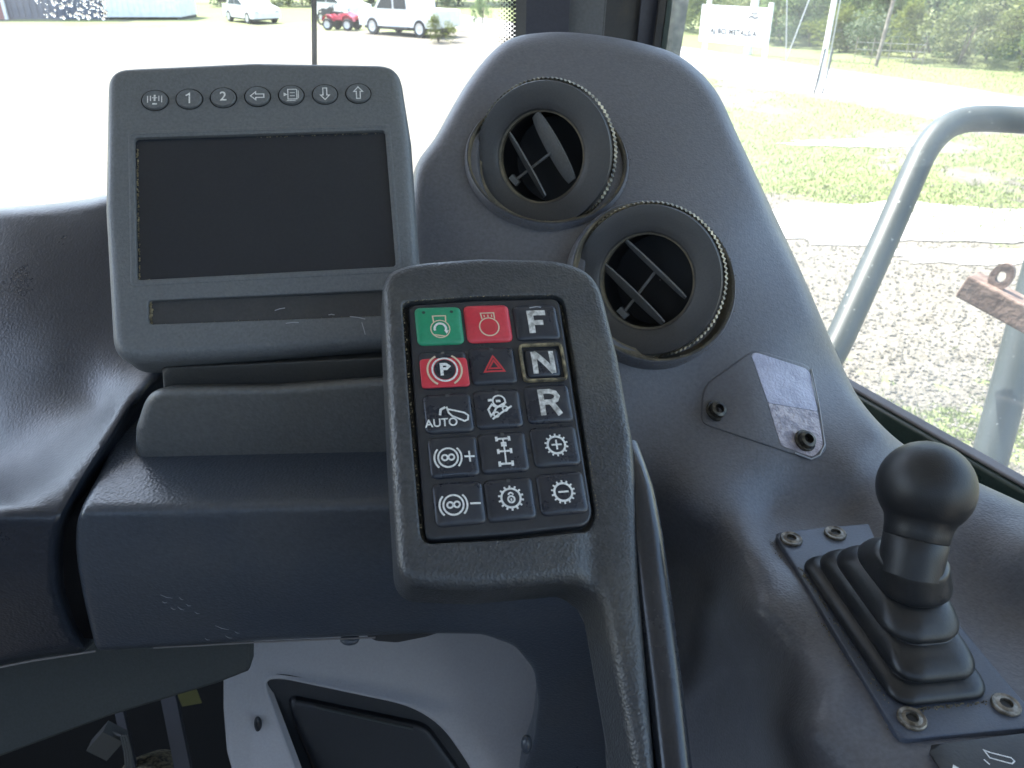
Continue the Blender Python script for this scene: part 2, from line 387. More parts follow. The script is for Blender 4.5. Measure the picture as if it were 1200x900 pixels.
def sheet(name, outer, pos, step, rim, mat, parent, holes=(), hrim=(0, 0), skirt=.01, hskirt=.004, eye=True, sharp=50, back=False):
    """A moulded panel: outline (with rounded rim), optional holes, a wall round every edge.
    pos(P, drop) gives the real position of outline coordinates P set back by drop metres."""
    loops = [resample(outer, step*.6)]+[resample(h, step*.45) for h in holes]
    rims = [rim]+[hrim]*len(holes)
    pts = [l for l in loops]; mn, mx = loops[0].min(0), loops[0].max(0)
    gx, gy = np.meshgrid(np.arange(mn[0], mx[0], step), np.arange(mn[1], mx[1], step)); G = np.stack([gx.ravel(), gy.ravel()], 1)
    G = G+(rng.random(G.shape)-.5)*step*.02
    keep = inside(G, loops[0]); extra = []
    for k, l in enumerate(loops):
        R = rims[k][0]; dd = seg_dist(G, l); keep &= dd > max(R*1.02, step*.35)
        if k: keep &= ~inside(G, l)
    G = G[keep]
    for k, l in enumerate(loops):
        R = rims[k][0]
        if R <= 0: continue
        for t in (.05, .17, .36, .62, 1.0):
            sgn = R*t if k == 0 else -R*t
            q = np.array(inset(l, sgn)); ok = inside(q, loops[0])
            for kk, l2 in enumerate(loops):
                d2 = seg_dist(q, l2)
                ok &= d2 > (R*t*.93 if kk == k else max(rims[kk][0], step*.3))
                if kk: ok &= ~inside(q, l2)
            extra.append(q[ok])
    V = np.vstack(pts+extra+[G]); E = []; b = 0
    for l in loops:
        n = len(l); E += [(b+i, b+(i+1) % n) for i in range(n)]; b += n
    ctr = V.mean(0); scl = 100/np.abs(V-ctr).max()
    ov, oe, of, oo, _, _ = delaunay_2d_cdt([Vector((p-ctr)*scl) for p in V], E, [], 1, 1e-6)
    OV = np.array([(p.x, p.y) for p in ov])/scl+ctr
    src = [o[0] if len(o) else -1 for o in oo]
    cen = np.array([OV[list(f)].mean(0) for f in of]); ok = inside(cen, loops[0])
    for h in loops[1:]: ok &= ~inside(cen, h)
    faces = [list(f) for f, k in zip(of, ok) if k]
    drop = np.zeros(len(OV))
    for k, l in enumerate(loops):
        R, D = rims[k]
        if R > 0: drop = np.maximum(drop, D*cap_profile(seg_dist(OV, l)/R))
    W = pos(OV, drop); verts = [tuple(p) for p in W]
    inv = {}
    for i, s_ in enumerate(src):
        if s_ >= 0: inv[s_] = i
    b = 0; cx = V.mean(0)
    for k, l in enumerate(loops):
        n = len(l); ids = [inv.get(b+i) for i in range(n)]; R, D = rims[k]
        sk = skirt if k == 0 else hskirt
        if sk:
            w2 = pos(l, np.full(n, float(D if R > 0 else 0)), sk); base = len(verts); verts += [tuple(p) for p in w2]
            for i in range(n):
                j = (i+1) % n
                if ids[i] is not None and ids[j] is not None and ids[i] != ids[j]: faces.append([ids[i], ids[j], base+j, base+i])
        b += n
    bm = bmesh.new(); bv = [bm.verts.new(v) for v in verts]
    for f in faces:
        try: bm.faces.new([bv[i] for i in f])
        except ValueError: pass
    bmesh.ops.recalc_face_normals(bm, faces=bm.faces)
    if eye:
        s_ = 0
        for f in bm.faces:
            s_ += f.normal.dot(Vector((0, 0, EYE))-f.calc_center_median())*f.calc_area()
        if s_ < 0: bmesh.ops.reverse_faces(bm, faces=bm.faces)
    vs = [v.co.copy() for v in bm.verts]; bm.verts.index_update(); fs = [[v.index for v in f.verts] for f in bm.faces]; bm.free()
    return mesh_obj(name, vs, fs, mat, parent, sharp=sharp)

def pos_field(field, back):
    B = np.array(Vector(back).normalized())
    return lambda P, drop, ext=0.: at_depth(P[:, 0], P[:, 1], field(P[:, 0], P[:, 1])+np.asarray(drop))+ext*B
def pos_frame(fr, h=0., hf=None):
    o, ex, ey, n = [np.array(x) for x in (fr.o, fr.ex, fr.ey, fr.n)]
    def f(P, drop, ext=0.):
        hh = h-np.asarray(drop)-ext+(hf(P[:, 0], P[:, 1]) if hf else 0)
        return o+P[:, :1]*ex+P[:, 1:2]*ey+hh[:, None]*n
    return f
def tps(ctrl, lam=1e-4):
    C = np.array(ctrl, float); X = C[:, :2]/500; y = 1/C[:, 2]; n = len(X)
    def U(r2): return np.where(r2 > 0, .5*r2*np.log(np.maximum(r2, 1e-12)), 0)
    K = U(((X[:, None]-X[None])**2).sum(2))+lam*np.eye(n); P = np.hstack([np.ones((n, 1)), X])
    A = np.block([[K, P], [P.T, np.zeros((3, 3))]]); w = np.linalg.solve(A, np.r_[y, 0, 0, 0])
    def q(px, py):
        Q = np.stack([px, py], 1)/500; return U(((Q[:, None]-X[None])**2).sum(2)) @ w[:n]+w[n]+Q @ w[n+1:]
    return q
def plane_q(n, c):                           # plane n.p=c (eye-relative) -> inverse depth
    n = np.array(n, float); return lambda px, py: (ray(px, py) @ n)/c
def smin(a, b, k): h = np.clip(.5+.5*(b-a)/k, 0, 1); return b*(1-h)+a*h-k*h*(1-h)
def smax(a, b, k): return -smin(-a, -b, k)

# flat marks: strokes, rings, letters laid on a surface
class Ink:
    def __init__(s, fr, hf=None, h=.0001): s.fr = fr; s.hf = hf; s.h = h; s.m = MB(); s.k = 0
    def _p(s, x, y, dh=0): return s.fr.w(x, y, s.h+s.k*.00002+dh+(s.hf(x, y) if s.hf else 0))
    def stroke(s, pts, w, closed=False):
        Q = [Vector(p) for p in pts]; P = []
        for i in range(len(Q) if closed else len(Q)-1):
            a, b = Q[i], Q[(i+1) % len(Q)]; k = max(1, int((b-a).length/.0012)) if s.hf else 1
            P += [a.lerp(b, j/k) for j in range(k)]
        if not closed: P.append(Q[-1])
        n = len(P); v = []; f = []
        for i in range(n):
            a = P[i-1] if (i or closed) else P[i]; b = P[(i+1) % n] if (i < n-1 or closed) else P[i]
            d1 = (P[i]-a).normalized() if (P[i]-a).length else (b-P[i]).normalized()
            d2 = (b-P[i]).normalized() if (b-P[i]).length else d1
            t = (d1+d2); t = t.normalized() if t.length > .05 else d1; nn = Vector((-t.y, t.x)); c = max(.45, nn.dot(Vector((-d1.y, d1.x))))
            l = w/2/c; v += [s._p(*(P[i]+nn*l)), s._p(*(P[i]-nn*l))]
        for i in range(n if closed else n-1): j = (i+1) % n; f.append((2*i, 2*i+1, 2*j+1, 2*j))
        s.m.add(v, f); s.k += 1; return s
    def ring(s, cx, cy, r, w, a0=0, a1=360, n=28):
        full = a1-a0 >= 360; N = n if full else n+1
        return s.stroke([(cx+r*math.cos(math.radians(a0+(a1-a0)*i/n)), cy+r*math.sin(math.radians(a0+(a1-a0)*i/n))) for i in range(N)], w, full)
    def poly(s, pts):
        tri = tessellate_polygon([[Vector((p[0], p[1], 0)) for p in pts]]); s.m.add([s._p(*p) for p in pts], [tuple(t) for t in tri]); s.k += 1; return s
    def disc(s, cx, cy, r, n=16): return s.poly([(cx+r*math.cos(2*math.pi*i/n), cy+r*math.sin(2*math.pi*i/n)) for i in range(n)])
    def rect(s, x0, y0, x1, y1): return s.poly([(x0, y0), (x1, y0), (x1, y1), (x0, y1)])
    def gear(s, cx, cy, r, w, teeth=14, tl=None):
        tl = tl or r*.25; s.ring(cx, cy, r, w, n=40)
        for i in range(teeth):
            a = 2*math.pi*(i+.5)/teeth; c, d = math.cos(a), math.sin(a); s.stroke([(cx+c*(r+w*.3), cy+d*(r+w*.3)), (cx+c*(r+tl), cy+d*(r+tl))], r*.2)
        return s
    def text(s, t, cx, cy, size, bold=0., sx=1., rot=0., space=1.):
        cu = bpy.data.curves.new('lettering', 'FONT'); cu.body = t; cu.size = 1; cu.align_x = 'CENTER'; cu.align_y = 'CENTER'; cu.offset = bold; cu.space_character = space; cu.resolution_u = 4
        ob = bpy.data.objects.new('lettering', cu); me = bpy.data.meshes.new_from_object(ob)
        c, n = math.cos(rot), math.sin(rot); v = []
        for q in me.vertices:
            x, y = q.co.x*size*sx, q.co.y*size; v.append(s._p(cx+x*c-y*n, cy+x*n+y*c))
        s.m.add(v, [tuple(p.vertices) for p in me.polygons]); s.k += 1
        bpy.data.objects.remove(ob); bpy.data.meshes.remove(me); bpy.data.curves.remove(cu); return s
    def build(s, name, mat, parent): return s.m.build(name, mat, parent, smooth=False)

def screw(fr, r, parent, name='screw', mat='screw', hexed=True, dome=.35, washer=True):
    m = MB()
    prof = [(r, 0), (r, r*.18), (r*.93, r*.26), (r*.78, r*.24), (r*.72, r*dome), (r*.45, r*(dome+.08)), (r*.42, r*.1)]
    if not washer: prof = [(r, -r*.2), (r, r*.15), (r*.9, r*dome), (r*.45, r*(dome+.1)), (r*.42, r*.1)]
    m.lathe(prof, fr, 24); o = m.build(name, mat, parent)
    m = MB(); n = 6
    m.prism([(r*.43*math.cos(math.pi*i/3+.2), r*.43*math.sin(math.pi*i/3+.2)) for i in range(n)], 0, r*.12, fr)
    m.build('socket', 'socket', o, smooth=False); return o

# ============================================================ THE CAB
NROOT = Vector((0, 0, EYE))
def rel(x, y, z): return Vector((x, y, z+EYE))
wy = 1.22                                    # windscreen plane
# side window line: (.2,1.18) -> (.47,.6) -> (.74,.02)
wdir = Vector((.093, -.202, 0)).normalized(); wbase = Vector((.373, .81, 0))
def wl(t, z=0., out=0.): p = wbase+wdir*t; nrm = Vector((-wdir.y, wdir.x, 0)); return Vector((p.x, p.y, z+EYE))+nrm*out
M['headliner'] = simple('headliner', (.72, .72, .70), .85)  # unseen ceiling made pale to bounce light down onto the dash shelf
m = MB(); m.box((-1.5, -1.1, EYE+.56), (.98, 1.3, EYE+.60)); tag(m.build('cab_roof', 'headliner', smooth=False), kind='structure')
m = MB(); m.box((-1.5, -1.14, EYE-1.25), (.98, -1.10, EYE+.22)); m.box((-1.5, -1.14, EYE+.45), (.98, -1.10, EYE+.55)); m.box((-1.5, -1.14, EYE+.221), (-1.38, -1.10, EYE+.449)); m.box((.86, -1.14, EYE+.221), (.98, -1.10, EYE+.449)); tag(m.build('cab_rear_wall', 'lining', smooth=False), kind='structure')  # opening in the unseen rear wall added to light faces towards the camera
m = MB(); m.box((-1.5, -1.09, EYE-1.30), (.98, 1.3, EYE-1.26)); tag(m.build('cab_floor', 'floor_mat', smooth=False), kind='structure')
m = MB(); m.box((-1.54, -1.09, EYE-1.25), (-1.50, 1.3, EYE-.35)); m.box((-1.54, -1.09, EYE-.35), (-1.50, -.5, EYE+.55)); tag(m.build('cab_side_wall', 'lining', smooth=False), kind='structure')
m = MB(); m.box((-1.5, 1.26, EYE-1.25), (.1, 1.30, EYE-.42)); tag(m.build('cab_front_bulkhead', 'frame_black', smooth=False), kind='structure')
m = MB(); m.box((-1.45, .86, EYE-1.25), (.05, .88, EYE-.50)); tag(m.build('footwell_shade', 'floor_mat', smooth=False), kind='structure')  # near-black backing added so the footwell cavity reads as deep shade
fs = Frame(wl(0, 0, 0), wdir, (0, 0, 1))     # u along the sill towards the rear, v up, n into cab or out
m = MB(); m.box((-.42, -1.25, -.03), (1.35, -.455, .0), fs); tag(m.build('cab_door_panel', 'frame_black', smooth=False), kind='structure')

# windscreen
ws = thing('windscreen', 'large front windscreen with rain drops and dotted black edge', 'windscreen', (-.75, wy, EYE-.4))
fw = Frame((0, wy, EYE), (1, 0, 0), (0, 0, 1))
m = MB(); m.box((-1.49, -.42, 0), (.012, .55, .006), fw); m.build('glass_pane', 'windscreen', ws, smooth=False)
m = MB()
rowx = at_y(607, 20, wy).x
for i in range(64):
    z = -.16+i*.0055
    for k in range(7):
        r = .0026-.00033*k
        if r < .0005: continue
        cx = rowx-.0045-k*.0036; cz = z+(.00275 if k % 2 else 0)
        m.prism([(cx+r*math.cos(a*math.pi/3), cz+r*math.sin(a*math.pi/3)) for a in range(6)], -.0008, -.0002, fw)
m.build('dotted_edge', 'frame_black', ws, smooth=False)['kind'] = 'stuff'
m = MB(); m.box((rowx-.002, -.3, -.0012), (.012, .45, -.0004), fw); m.build('black_edge', 'frame_black', ws, smooth=False)
m = MB()
for i in range(230):
    px = 42+83*random.random()**.7; py = -14+36*random.random(); c = at_y(px, py, wy-.0006); r = .0007+.0018*random.random()**2
    m.sphere(c, r, 8, 6, (1, .45, 1.1))
tag(m.build('water_drops', 'drop', ws), kind='stuff')
# thin black wiper arm standing outside the glass
wp = thing('wiper_arm', 'thin black upright wiper arm outside the windscreen above the monitor', 'wiper', pt(370, 150, 1.28))
m = MB(); a0, a1 = at_y(368.5, -60, wy+.04), at_y(370, 150, wy+.04)
m.tube([a0, a1], .0028, 8); m.build('arm', 'frame_black', wp)
m = MB(); m.tube([a0+Vector((-.004, .001, 0)), a1+Vector((-.004, .001, 0))], .0012, 6); m.build('blade', 'dark_metal', wp)

# A pillar: strips side by side, real boxes leaning a little
pl = thing('windscreen_pillar', 'dark grey corner pillar between windscreen and side window', 'pillar', rel(.1, 1.2, -.4))
def strip(name, px0, px1, d0, d1, mat, lean=0, th=.03):
    T = 0; a = [at_depth(px, py, d) for px, d in ((px0, d0), (px1, d1)) for py in (-90, 120)]
    # vertical posts: take x,y at the row y=40 and raise straight up, tilted by `lean`
    p0 = Vector(at_depth(px0, 40, d0)); p1 = Vector(at_depth(px1, 40, d1))
    v = []
    for p in (p0, p1):
        for z in (-.42, .56):
            dz = z+EYE-p.z; v.append(Vector((p.x+lean*dz, p.y, z+EYE)))
    back = [q+Vector((0, th, 0)) for q in v]; vv = v+back
    f = [(0, 2, 3, 1), (4, 5, 7, 6), (0, 1, 5, 4), (2, 6, 7, 3), (1, 3, 7, 5), (0, 4, 6, 2)]
    m = MB(); m.add(vv, f); return m.build(name, mat, pl, smooth=False)
strip('pillar_edge', 604, 616, 1.11, 1.10, 'frame_black', .02)
strip('pillar_cover', 616, 666, 1.10, 1.085, 'pillar_dark', .02)
strip('pillar_face', 664, 708, 1.095, 1.09, 'pillar_grey', .03, .02)
strip('pillar_return', 706, 748, 1.09, 1.10, 'seal', .03)
strip('pillar_seal', 748, 778, 1.092, 1.10, 'pillar_dark', .03)
strip('seal_bead', 768, 776, 1.085, 1.085, 'seal', .06, .012)
strip('seal_bead', 777, 783, 1.088, 1.088, 'frame_green', .06, .012)
strip('pillar_frame', 780, 801, 1.10, 1.11, 'pillar_olive', .07, .03)

# side window: sill rails and pane
sw = thing('side_window', 'side window pane above dark green sill beside the console', 'window', wl(0, -.45))
m = MB(); m.box((-.40, -.44, -.012), (1.3, .56, -.006), fs); m.build('glass_pane', 'side_glass', sw, smooth=False)
sill = []
def rail_box(name, v0, v1, n0, n1, mat):
    m = MB(); m.box((-.42, v0, n0), (1.32, v1, n1), fs); o = m.build(name, mat, sw, smooth=False)
    bv = o.modifiers.new('edge', 'BEVEL'); bv.width = .003; bv.segments = 3; return o
INN = -1 if fs.n.x > 0 else 1                # direction into the cab
def ab(a, b): return (min(a*INN, b*INN), max(a*INN, b*INN))
for nm, v0, v1, a, b, mt in (('sill_lit_line', -.4235, -.4195, -.004, .010, 'kick_side'), ('sill_rail', -.452, -.4238, -.010, .014, 'frame_green'),  # top strip is pale to paint the sky-lit line along the sill
                             ('sill_lip', -.4585, -.4525, .004, .020, 'pillar_olive'), ('sill_base', -.56, -.459, -.004, .016, 'frame_black')):
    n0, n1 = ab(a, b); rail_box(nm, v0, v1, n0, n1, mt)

# ============================================================ SIDE CONSOLE (tower with vents, running down to the lever)
def zc(py, z): return -z/(.469+.883*(py-450)/942)
CZ = -.32
tctrl = [(640, 38, .665), (560, 80, .64), (700, 45, .665), (790, 62, .665), (850, 120, .655), (485, 195, .60), (500, 290, .585), (560, 330, .57),
         (636, 185, .605), (762, 327, .568), (700, 255, .585), (880, 250, .615), (930, 270, .635), (985, 425, .61), (950, 380, .60),
         (880, 470, .555), (820, 480, .562), (760, 470, .562), (700, 430, .560), (600, 450, .555), (640, 560, .545), (740, 520, .552),
         (780, 560, .537), (900, 545, .535), (1000, 550, .530), (1040, 500, .560), (1062, 522, .565), (1010, 470, .585),
         (800, 600, zc(600, CZ)), (900, 600, zc(600, CZ)), (990, 600, zc(600, CZ)), (1010, 640, zc(640, CZ)), (905, 640, zc(640, CZ)), (870, 640, zc(640, CZ)-.002),
         (930, 720, zc(720, CZ)), (1000, 850, zc(850, CZ)), (1000, 760, zc(760, CZ)), (1060, 890, zc(890, CZ)), (1200, 880, zc(880, CZ)), (1200, 800, zc(800, CZ)), (1100, 700, zc(700, CZ)), (1100, 960, zc(960, CZ)), (1280, 900, zc(900, CZ)),
         (1060, 620, .485), (1130, 600, .480), (1120, 545, .525), (1200, 588, .480), (1200, 640, .445), (1200, 720, .435), (1280, 640, .43), (1140, 660, .462), (1280, 760, .40),
         (875, 720, .462), (930, 860, .395), (840, 690, .52), (800, 650, .56), (770, 640, .575), (800, 760, .60), (860, 800, .53), (800, 900, .58), (890, 890, .46), (740, 800, .62), (800, 980, .58)]
TQ = tps(tctrl, 2e-4)
def tower_field(px, py): return 1/np.clip(TQ(px, py), 1/.75, 1/.25)
tout = smooth_closed([(640, 38), (700, 41), (758, 52), (800, 68), (838, 105), (866, 162), (900, 235), (942, 325), (985, 424), (1012, 474), (1058, 520), (1118, 552), (1200, 590), (1290, 632), (1300, 760), (1300, 960),
                      (1050, 980), (820, 980), (758, 900), (752, 760), (748, 660), (738, 560), (700, 520), (600, 470), (500, 380), (478, 300), (484, 205), (512, 158), (548, 96), (590, 50)], 8)
sc = thing('side_console', 'tall moulded dark grey side console holding two round air vents', 'console', rel(.2, .55, -.35))
vent_c = [(640, 186), (764, 328)]
tower = sheet('moulded_cover', tout, pos_field(tower_field, (.15, 1, -.55)), 7, (15, .014), 'tower', sc, skirt=.09,
      holes=[[(c[0]+80*math.cos(a*math.pi/24), c[1]+(84 if c[0] < 700 else 84)*math.sin(a*math.pi/24)) for a in range(48)] for c in vent_c], hrim=(3, .002), hskirt=.03)

# reflective tag plate and its two bolts
def fr_from(c, right, up):                   # frame from three (px,py,depth)
    o = pt(*c); return Frame(o, pt(*right)-o, pt(*up)-o)
def on_tower(px, py, off=0.): 
    d = float(tower_field(np.array([px*1.]), np.array([py*1.]))[0]); return (px, py, d-off)
ft = fr_from(on_tower(900, 480, .004), on_tower(950, 480, .004), on_tower(900, 430, .004))
if ft.n.dot(NROOT-ft.o) < 0: ft = Frame(ft.o, ft.ex*-1, ft.ey)
tp = thing('cover_plate', 'angular cover plate with pale shiny half, bolted to console below the vents', 'plate', ft.o)
L2 = lambda fr, pts, h=0: [fr.loc(*p, h) for p in pts]
pl_out = fillet(L2(ft, [(824, 452), (884, 409), (951, 429), (969, 526), (955, 541), (820, 496)]), [.008, .006, .006, .004, .006, .006])
def sheet_f(name, poly, fr, h, step, rim, mat, parent, hf=None, **k): return sheet(name, poly, pos_frame(fr, h, hf), step, rim, mat, parent, **k)
def pf(off): return pos_field(lambda a, b: tower_field(a, b)-off, (.1, 1, -.4))
sheet('plate_body', fillet([(824, 452), (884, 409), (951, 429), (969, 526), (955, 541), (820, 496)], [14, 12, 12, 6, 12, 12]), pf(.0012), 6, (3, .0012), 'tower', tp, skirt=.003)
M['mylar'] = noisy('shiny_film', (.27, .27, .35), (.40, .40, .50), 60, .3, .35, 500)
M['mylar_worn'] = noisy('shiny_film_worn', (.26, .24, .28), (.44, .40, .44), 180, .4, .5, 500, lo=.42, hi=.58)
film = inset(fillet(L2(ft, [(878, 414), (886, 411), (950, 431), (966, 524), (953, 538), (914, 522)]), .003), .0006)
sheet('shiny_film', fillet([(880, 415), (886, 413), (949, 433), (958, 482), (900, 472)], [2, 5, 9, 0, 0]), pf(.0016), 6, (1, .0002), 'mylar', tp, skirt=.0002)
sheet('worn_film', fillet([(900, 472.5), (958, 482.5), (965, 523), (953, 536), (915, 522)], [0, 0, 5, 5, 2]), pf(.0016), 6, (1, .0002), 'mylar_worn', tp, skirt=.0002)
m = MB(); e_ = [(951, 432), (960, 475), (966.5, 521), (961, 533), (951, 538), (932, 531)]; A_ = np.array(e_, float); m.tube([pt(a, b, d) for (a, b), d in zip(e_, tower_field(A_[:, 0], A_[:, 1])-.0017)], .0006, 6); m.build('bright_edge', 'print_dim', tp)
for c in ((839, 482), (943, 517)):
    o_ = pt(*on_tower(c[0], c[1], .0015)); screw(Frame(o_, ft.ex, ft.ey), .0078, tp, 'bolt', 'screw_dark', dome=.6)

# air vents
def air_vent(c_px, face_px, tilt, r_face, r_hole, hole_px, label, slats, face_d):
    o = pt(*on_tower(*c_px)); view = (NROOT-o).normalized()
    right = Vector((1, 0, 0)); up = view.cross(right)*1
    fr0 = Frame(o, right, view.cross(right).normalized()); 
    t = thing('air_vent', label, 'air vent', o, 'round air vents on the side console')
    # socket: follows the tower, facing about the viewer and up
    q_ = [pt(*on_tower(c_px[0]+dx, c_px[1]+dy)) for dx, dy in ((45, 0), (-45, 0), (0, 45), (0, -45))]
    n0 = (q_[0]-q_[1]).cross(q_[3]-q_[2]).normalized(); n0 = n0 if n0.dot(view) > 0 else -n0; ex = Vector((1, 0, 0)); ex = (ex-n0*ex.dot(n0)).normalized(); f0 = Frame(o, ex, n0.cross(ex))
    R = r_face
    m = MB(); m.lathe([(R*1.16, -.012), (R*1.145, .001), (R*1.115, .004), (R*1.075, .003), (R*1.05, -.004), (R*1.0, -.012), (R*.95, -.03)], f0, 72); m.build('socket_ring', 'tower', t)
    m = MB(); m.lathe([(R*1.10, .0044), (R*1.074, .0036), (R*1.048, -.003), (R*1.0, -.0075), (R*.9, -.009)], f0, 72); m.build('dusty_groove', 'vent_dusty', t)
    fo = pt(face_px[0], face_px[1], face_d); n1 = (view+Vector(tilt)).normalized(); ex1 = (Vector((1, 0, 0))-n1*n1.x).normalized(); f1 = Frame(fo, ex1, n1.cross(ex1))
    m = MB(); m.lathe([(R*.992, -.0024), (R*1.004, -.0048), (R*1.0, -.0085), (R*.96, -.014)], f1, 200, teeth=.022); m.build('knurled_edge', 'knurl', t, sharp=20)
    hu, hv = f1.loc(*hole_px, 0)
    # face disc with a hole a little off centre, dished
    rings = []
    for k, (s_, h) in enumerate([(1, -.0035), (.985, -.0008), (.955, .0004), (.80, .0004), (.60, -.0004), (.30, -.0018), (.08, -.0030), (.02, -.0040), (0, -.0060)]):
        ring = []
        for i in range(96):
            a = 2*math.pi*i/96; a0 = Vector((math.cos(a), math.sin(a)))*R*.98; b0 = Vector((hu, hv))+Vector((math.cos(a), math.sin(a)))*r_hole
            p = b0.lerp(a0, s_); ring.append(f1.w(p.x, p.y, h))
        rings.append(ring)
    m = MB(); m.loft(rings, False, False); m.build('face_ring', 'vent', t, sharp=60)
    fh = f1.moved(hu, hv, 0)
    m = MB(); m.lathe([(r_hole*1.02, -.0055), (r_hole*1.0, -.012), (r_hole*1.0, -.045), (.0005, -.046)], fh, 48); m.build('inner_duct', 'duct', t)
    m = MB(); m.lathe([(r_hole*1.005, -.0052), (r_hole*.965, -.0062), (r_hole*.965, -.011)], fh, 48); m.build('hole_lip', 'vent_dusty', t)
    for (p0, p1, wid, twist) in slats:
        a = Vector(fh.loc(*p0, -.008)); b = Vector(fh.loc(*p1, -.008)); d = (b-a).normalized(); L_ = (b-a).length
        fb = Frame(fh.w(*( (a+b)/2), -.009), fh.ex*d.x+fh.ey*d.y, fh.ey*d.x-fh.ex*d.y)
        # blade turned about its own long axis
        ct, st = math.cos(twist), math.sin(twist); fb = Frame(fb.o, fb.ex, fb.ey*ct+fb.n*st)
        rings = []
        for i in range(17):
            s_ = -1+2*i/16; w = wid*(.35+.65*math.sqrt(max(0, 1-s_*s_*.93))); x = s_*L_/2
            rings.append([fb.w(x, -w/2, -.0006), fb.w(x, 0, -.0009), fb.w(x, w/2, -.0006), fb.w(x, w/2, .0006), fb.w(x, 0, .0011), fb.w(x, -w/2, .0006)])
        m = MB(); m.loft(rings); m.build('slat', 'blade', t, sharp=40)
    m2 = MB()
    for i in range(260):
        a = random.uniform(-2.4, .9); q = R*random.choice((1.075, 1.09, 1.15))+random.gauss(0, .0004); m2.sphere(f0.w(q*math.cos(a), q*math.sin(a), .0042 if q < R*1.12 else .0012), random.uniform(.00015, .0005), 5, 3)
    tag(m2.build('dust', 'vent_dusty', t), kind='stuff')
    # link bar and little thumb lever between the slats
    q = [((slats[0][0][0]+slats[0][1][0])/2, (slats[0][0][1]+slats[0][1][1])/2+4), ((slats[1][0][0]+slats[1][1][0])/2, (slats[1][0][1]+slats[1][1][1])/2+8)]
    e = (q[1][0]*1.42-q[0][0]*.42, q[1][1]*1.42-q[0][1]*.42)
    A, B, C_ = [fh.w(*fh.loc(*p, -.012), -.012) for p in (q[0], q[1], e)]
    m = MB(); m.tube([A, B, C_], .0011, 8); m.build('link_bar', 'blade', t)
    m = MB(); fl = Frame(C_, fh.ex, fh.ey).rot(.8); m.box((-.0022, -.004, -.001), (.0022, .004, .003), fl); m.build('thumb_lever', 'blade', t)
    return t
air_vent((641, 188), (635, 182), (-.34, 0, .03), .0540, .0335, (631, 184), 'upper left round air vent with wide slat turned to the viewer', 
         [((627, 134), (670, 212), .0165, .62), ((596, 156), (638, 230), .0100, .95)], .594)
air_vent((765, 330), (757, 329), (-.26, 0, -.03), .0532, .0335, (755, 330), 'lower right round air vent with two narrow slats edge on', 
         [((732, 281), (803, 349), .0075, 1.0), ((706, 310), (777, 379), .0105, .85)], .556)

# ============================================================ DASHBOARD
db = thing('dashboard', 'dark blue grey moulded dashboard below the monitor', 'dashboard', rel(-.15, .42, -.3))
k = .04; nf = (-k, 1, 0); cf = .364+k*.239
q_shelf = plane_q((0, 0, 1), -.274); q_front = plane_q((-.04, 1, 0), cf)
q_under = plane_q((-.04, 1.0, .22), cf+.22*-.331)
def centre_field(px, py): return 1/smin(smin(q_shelf(px, py), q_front(px, py), .035), q_under(px, py), .03)
seamR = [(172, 452), (160, 468), (141, 505), (120, 548), (97, 592), (90, 612), (89, 640), (92, 668), (98, 700), (106, 735), (113, 762)]
cout = fillet([(172, 452), (300, 448), (560, 432), (715, 480), (738, 600), (752, 700), (770, 960), (604, 960), (612, 905), (626, 866), (631, 822), (626, 785), (604, 757), (566, 743), (500, 742), (400, 746), (300, 751), (200, 757), (128, 762)]
              + seamR[::-1][:-1], 8, 4)
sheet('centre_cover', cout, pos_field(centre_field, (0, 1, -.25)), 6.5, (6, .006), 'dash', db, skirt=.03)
# riser standing on the shelf under the monitor
q_rise = plane_q((-.04, 1, .10), .419+k*.17+.1*-.25)
riser_out = fillet([(190, 453), (320, 452), (480, 440), (500, 548), (330, 550), (158, 553), (160, 500), (172, 464)], [14, 0, 0, 0, 0, 6, 0, 14])
sheet('display_riser', riser_out, pos_field(lambda px, py: 1/q_rise(px, py), (0, 1, -.4)), 6, (11, .009), 'riser', db, skirt=.012)
ink_pts = [(190, 430), (345, 423), (500, 416), (500, 470), (330, 475), (193, 470)]
sheet('display_neck', fillet(ink_pts, 3), pos_field(lambda px, py: 1/plane_q((-.04, 1, .10), .436+k*.17+.1*-.25)(px, py), (0, 1, -.2)), 8, (3, .003), 'mount', db, skirt=.04)
# left hood
lq = tps([(q_, *w_) for q_ in (-500, -290) for w_ in ((250, .655), (330, .612), (460, .573), (590, .507), (612, .455), (660, .425))]+[ (-90, 245, .66), (0, 245, .635), (60, 242, .63), (125, 236, .625), (180, 300, .60), (0, 320, .60), (60, 320, .595), (120, 330, .59), (-90, 330, .61), (0, 420, .57), (60, 420, .562), (130, 420, .555), (180, 420, .55),
          (-90, 460, .575), (0, 500, .545), (60, 500, .53), (0, 560, .508), (-90, 590, .505), (120, 480, .528), (160, 440, .538), (45, 550, .50), (90, 520, .503), (182, 450, .53),
          (0, 592, .4595), (-90, 610, .455), (50, 578, .4665), (80, 560, .474), (110, 528, .487), (140, 490, .503), (165, 462, .518), (0, 640, .43), (60, 610, .448), (60, 640, .43), (-90, 660, .425), (110, 600, .452), (120, 660, .42)], 2e-4)
def left_field(px, py): return 1/smin(smin(lq(px, py), q_front(px, py), .04), q_under(px, py), .03)
lout = fillet([(-460, 262), (-100, 250), (0, 243), (60, 239), (110, 232), (128, 226), (200, 300), (215, 420), (182, 448), (170, 462), (150, 484), (128, 522), (104, 560), (80, 602), (73, 620), (70, 650), (72, 690), (84, 728), (104, 764), (60, 768), (0, 780), (-100, 800), (-460, 860)], 10, 4)
sheet('left_cover', lout, pos_field(left_field, (0, 1, -.3)), 6.5, (13, .018), 'dash_left', db, skirt=.05)
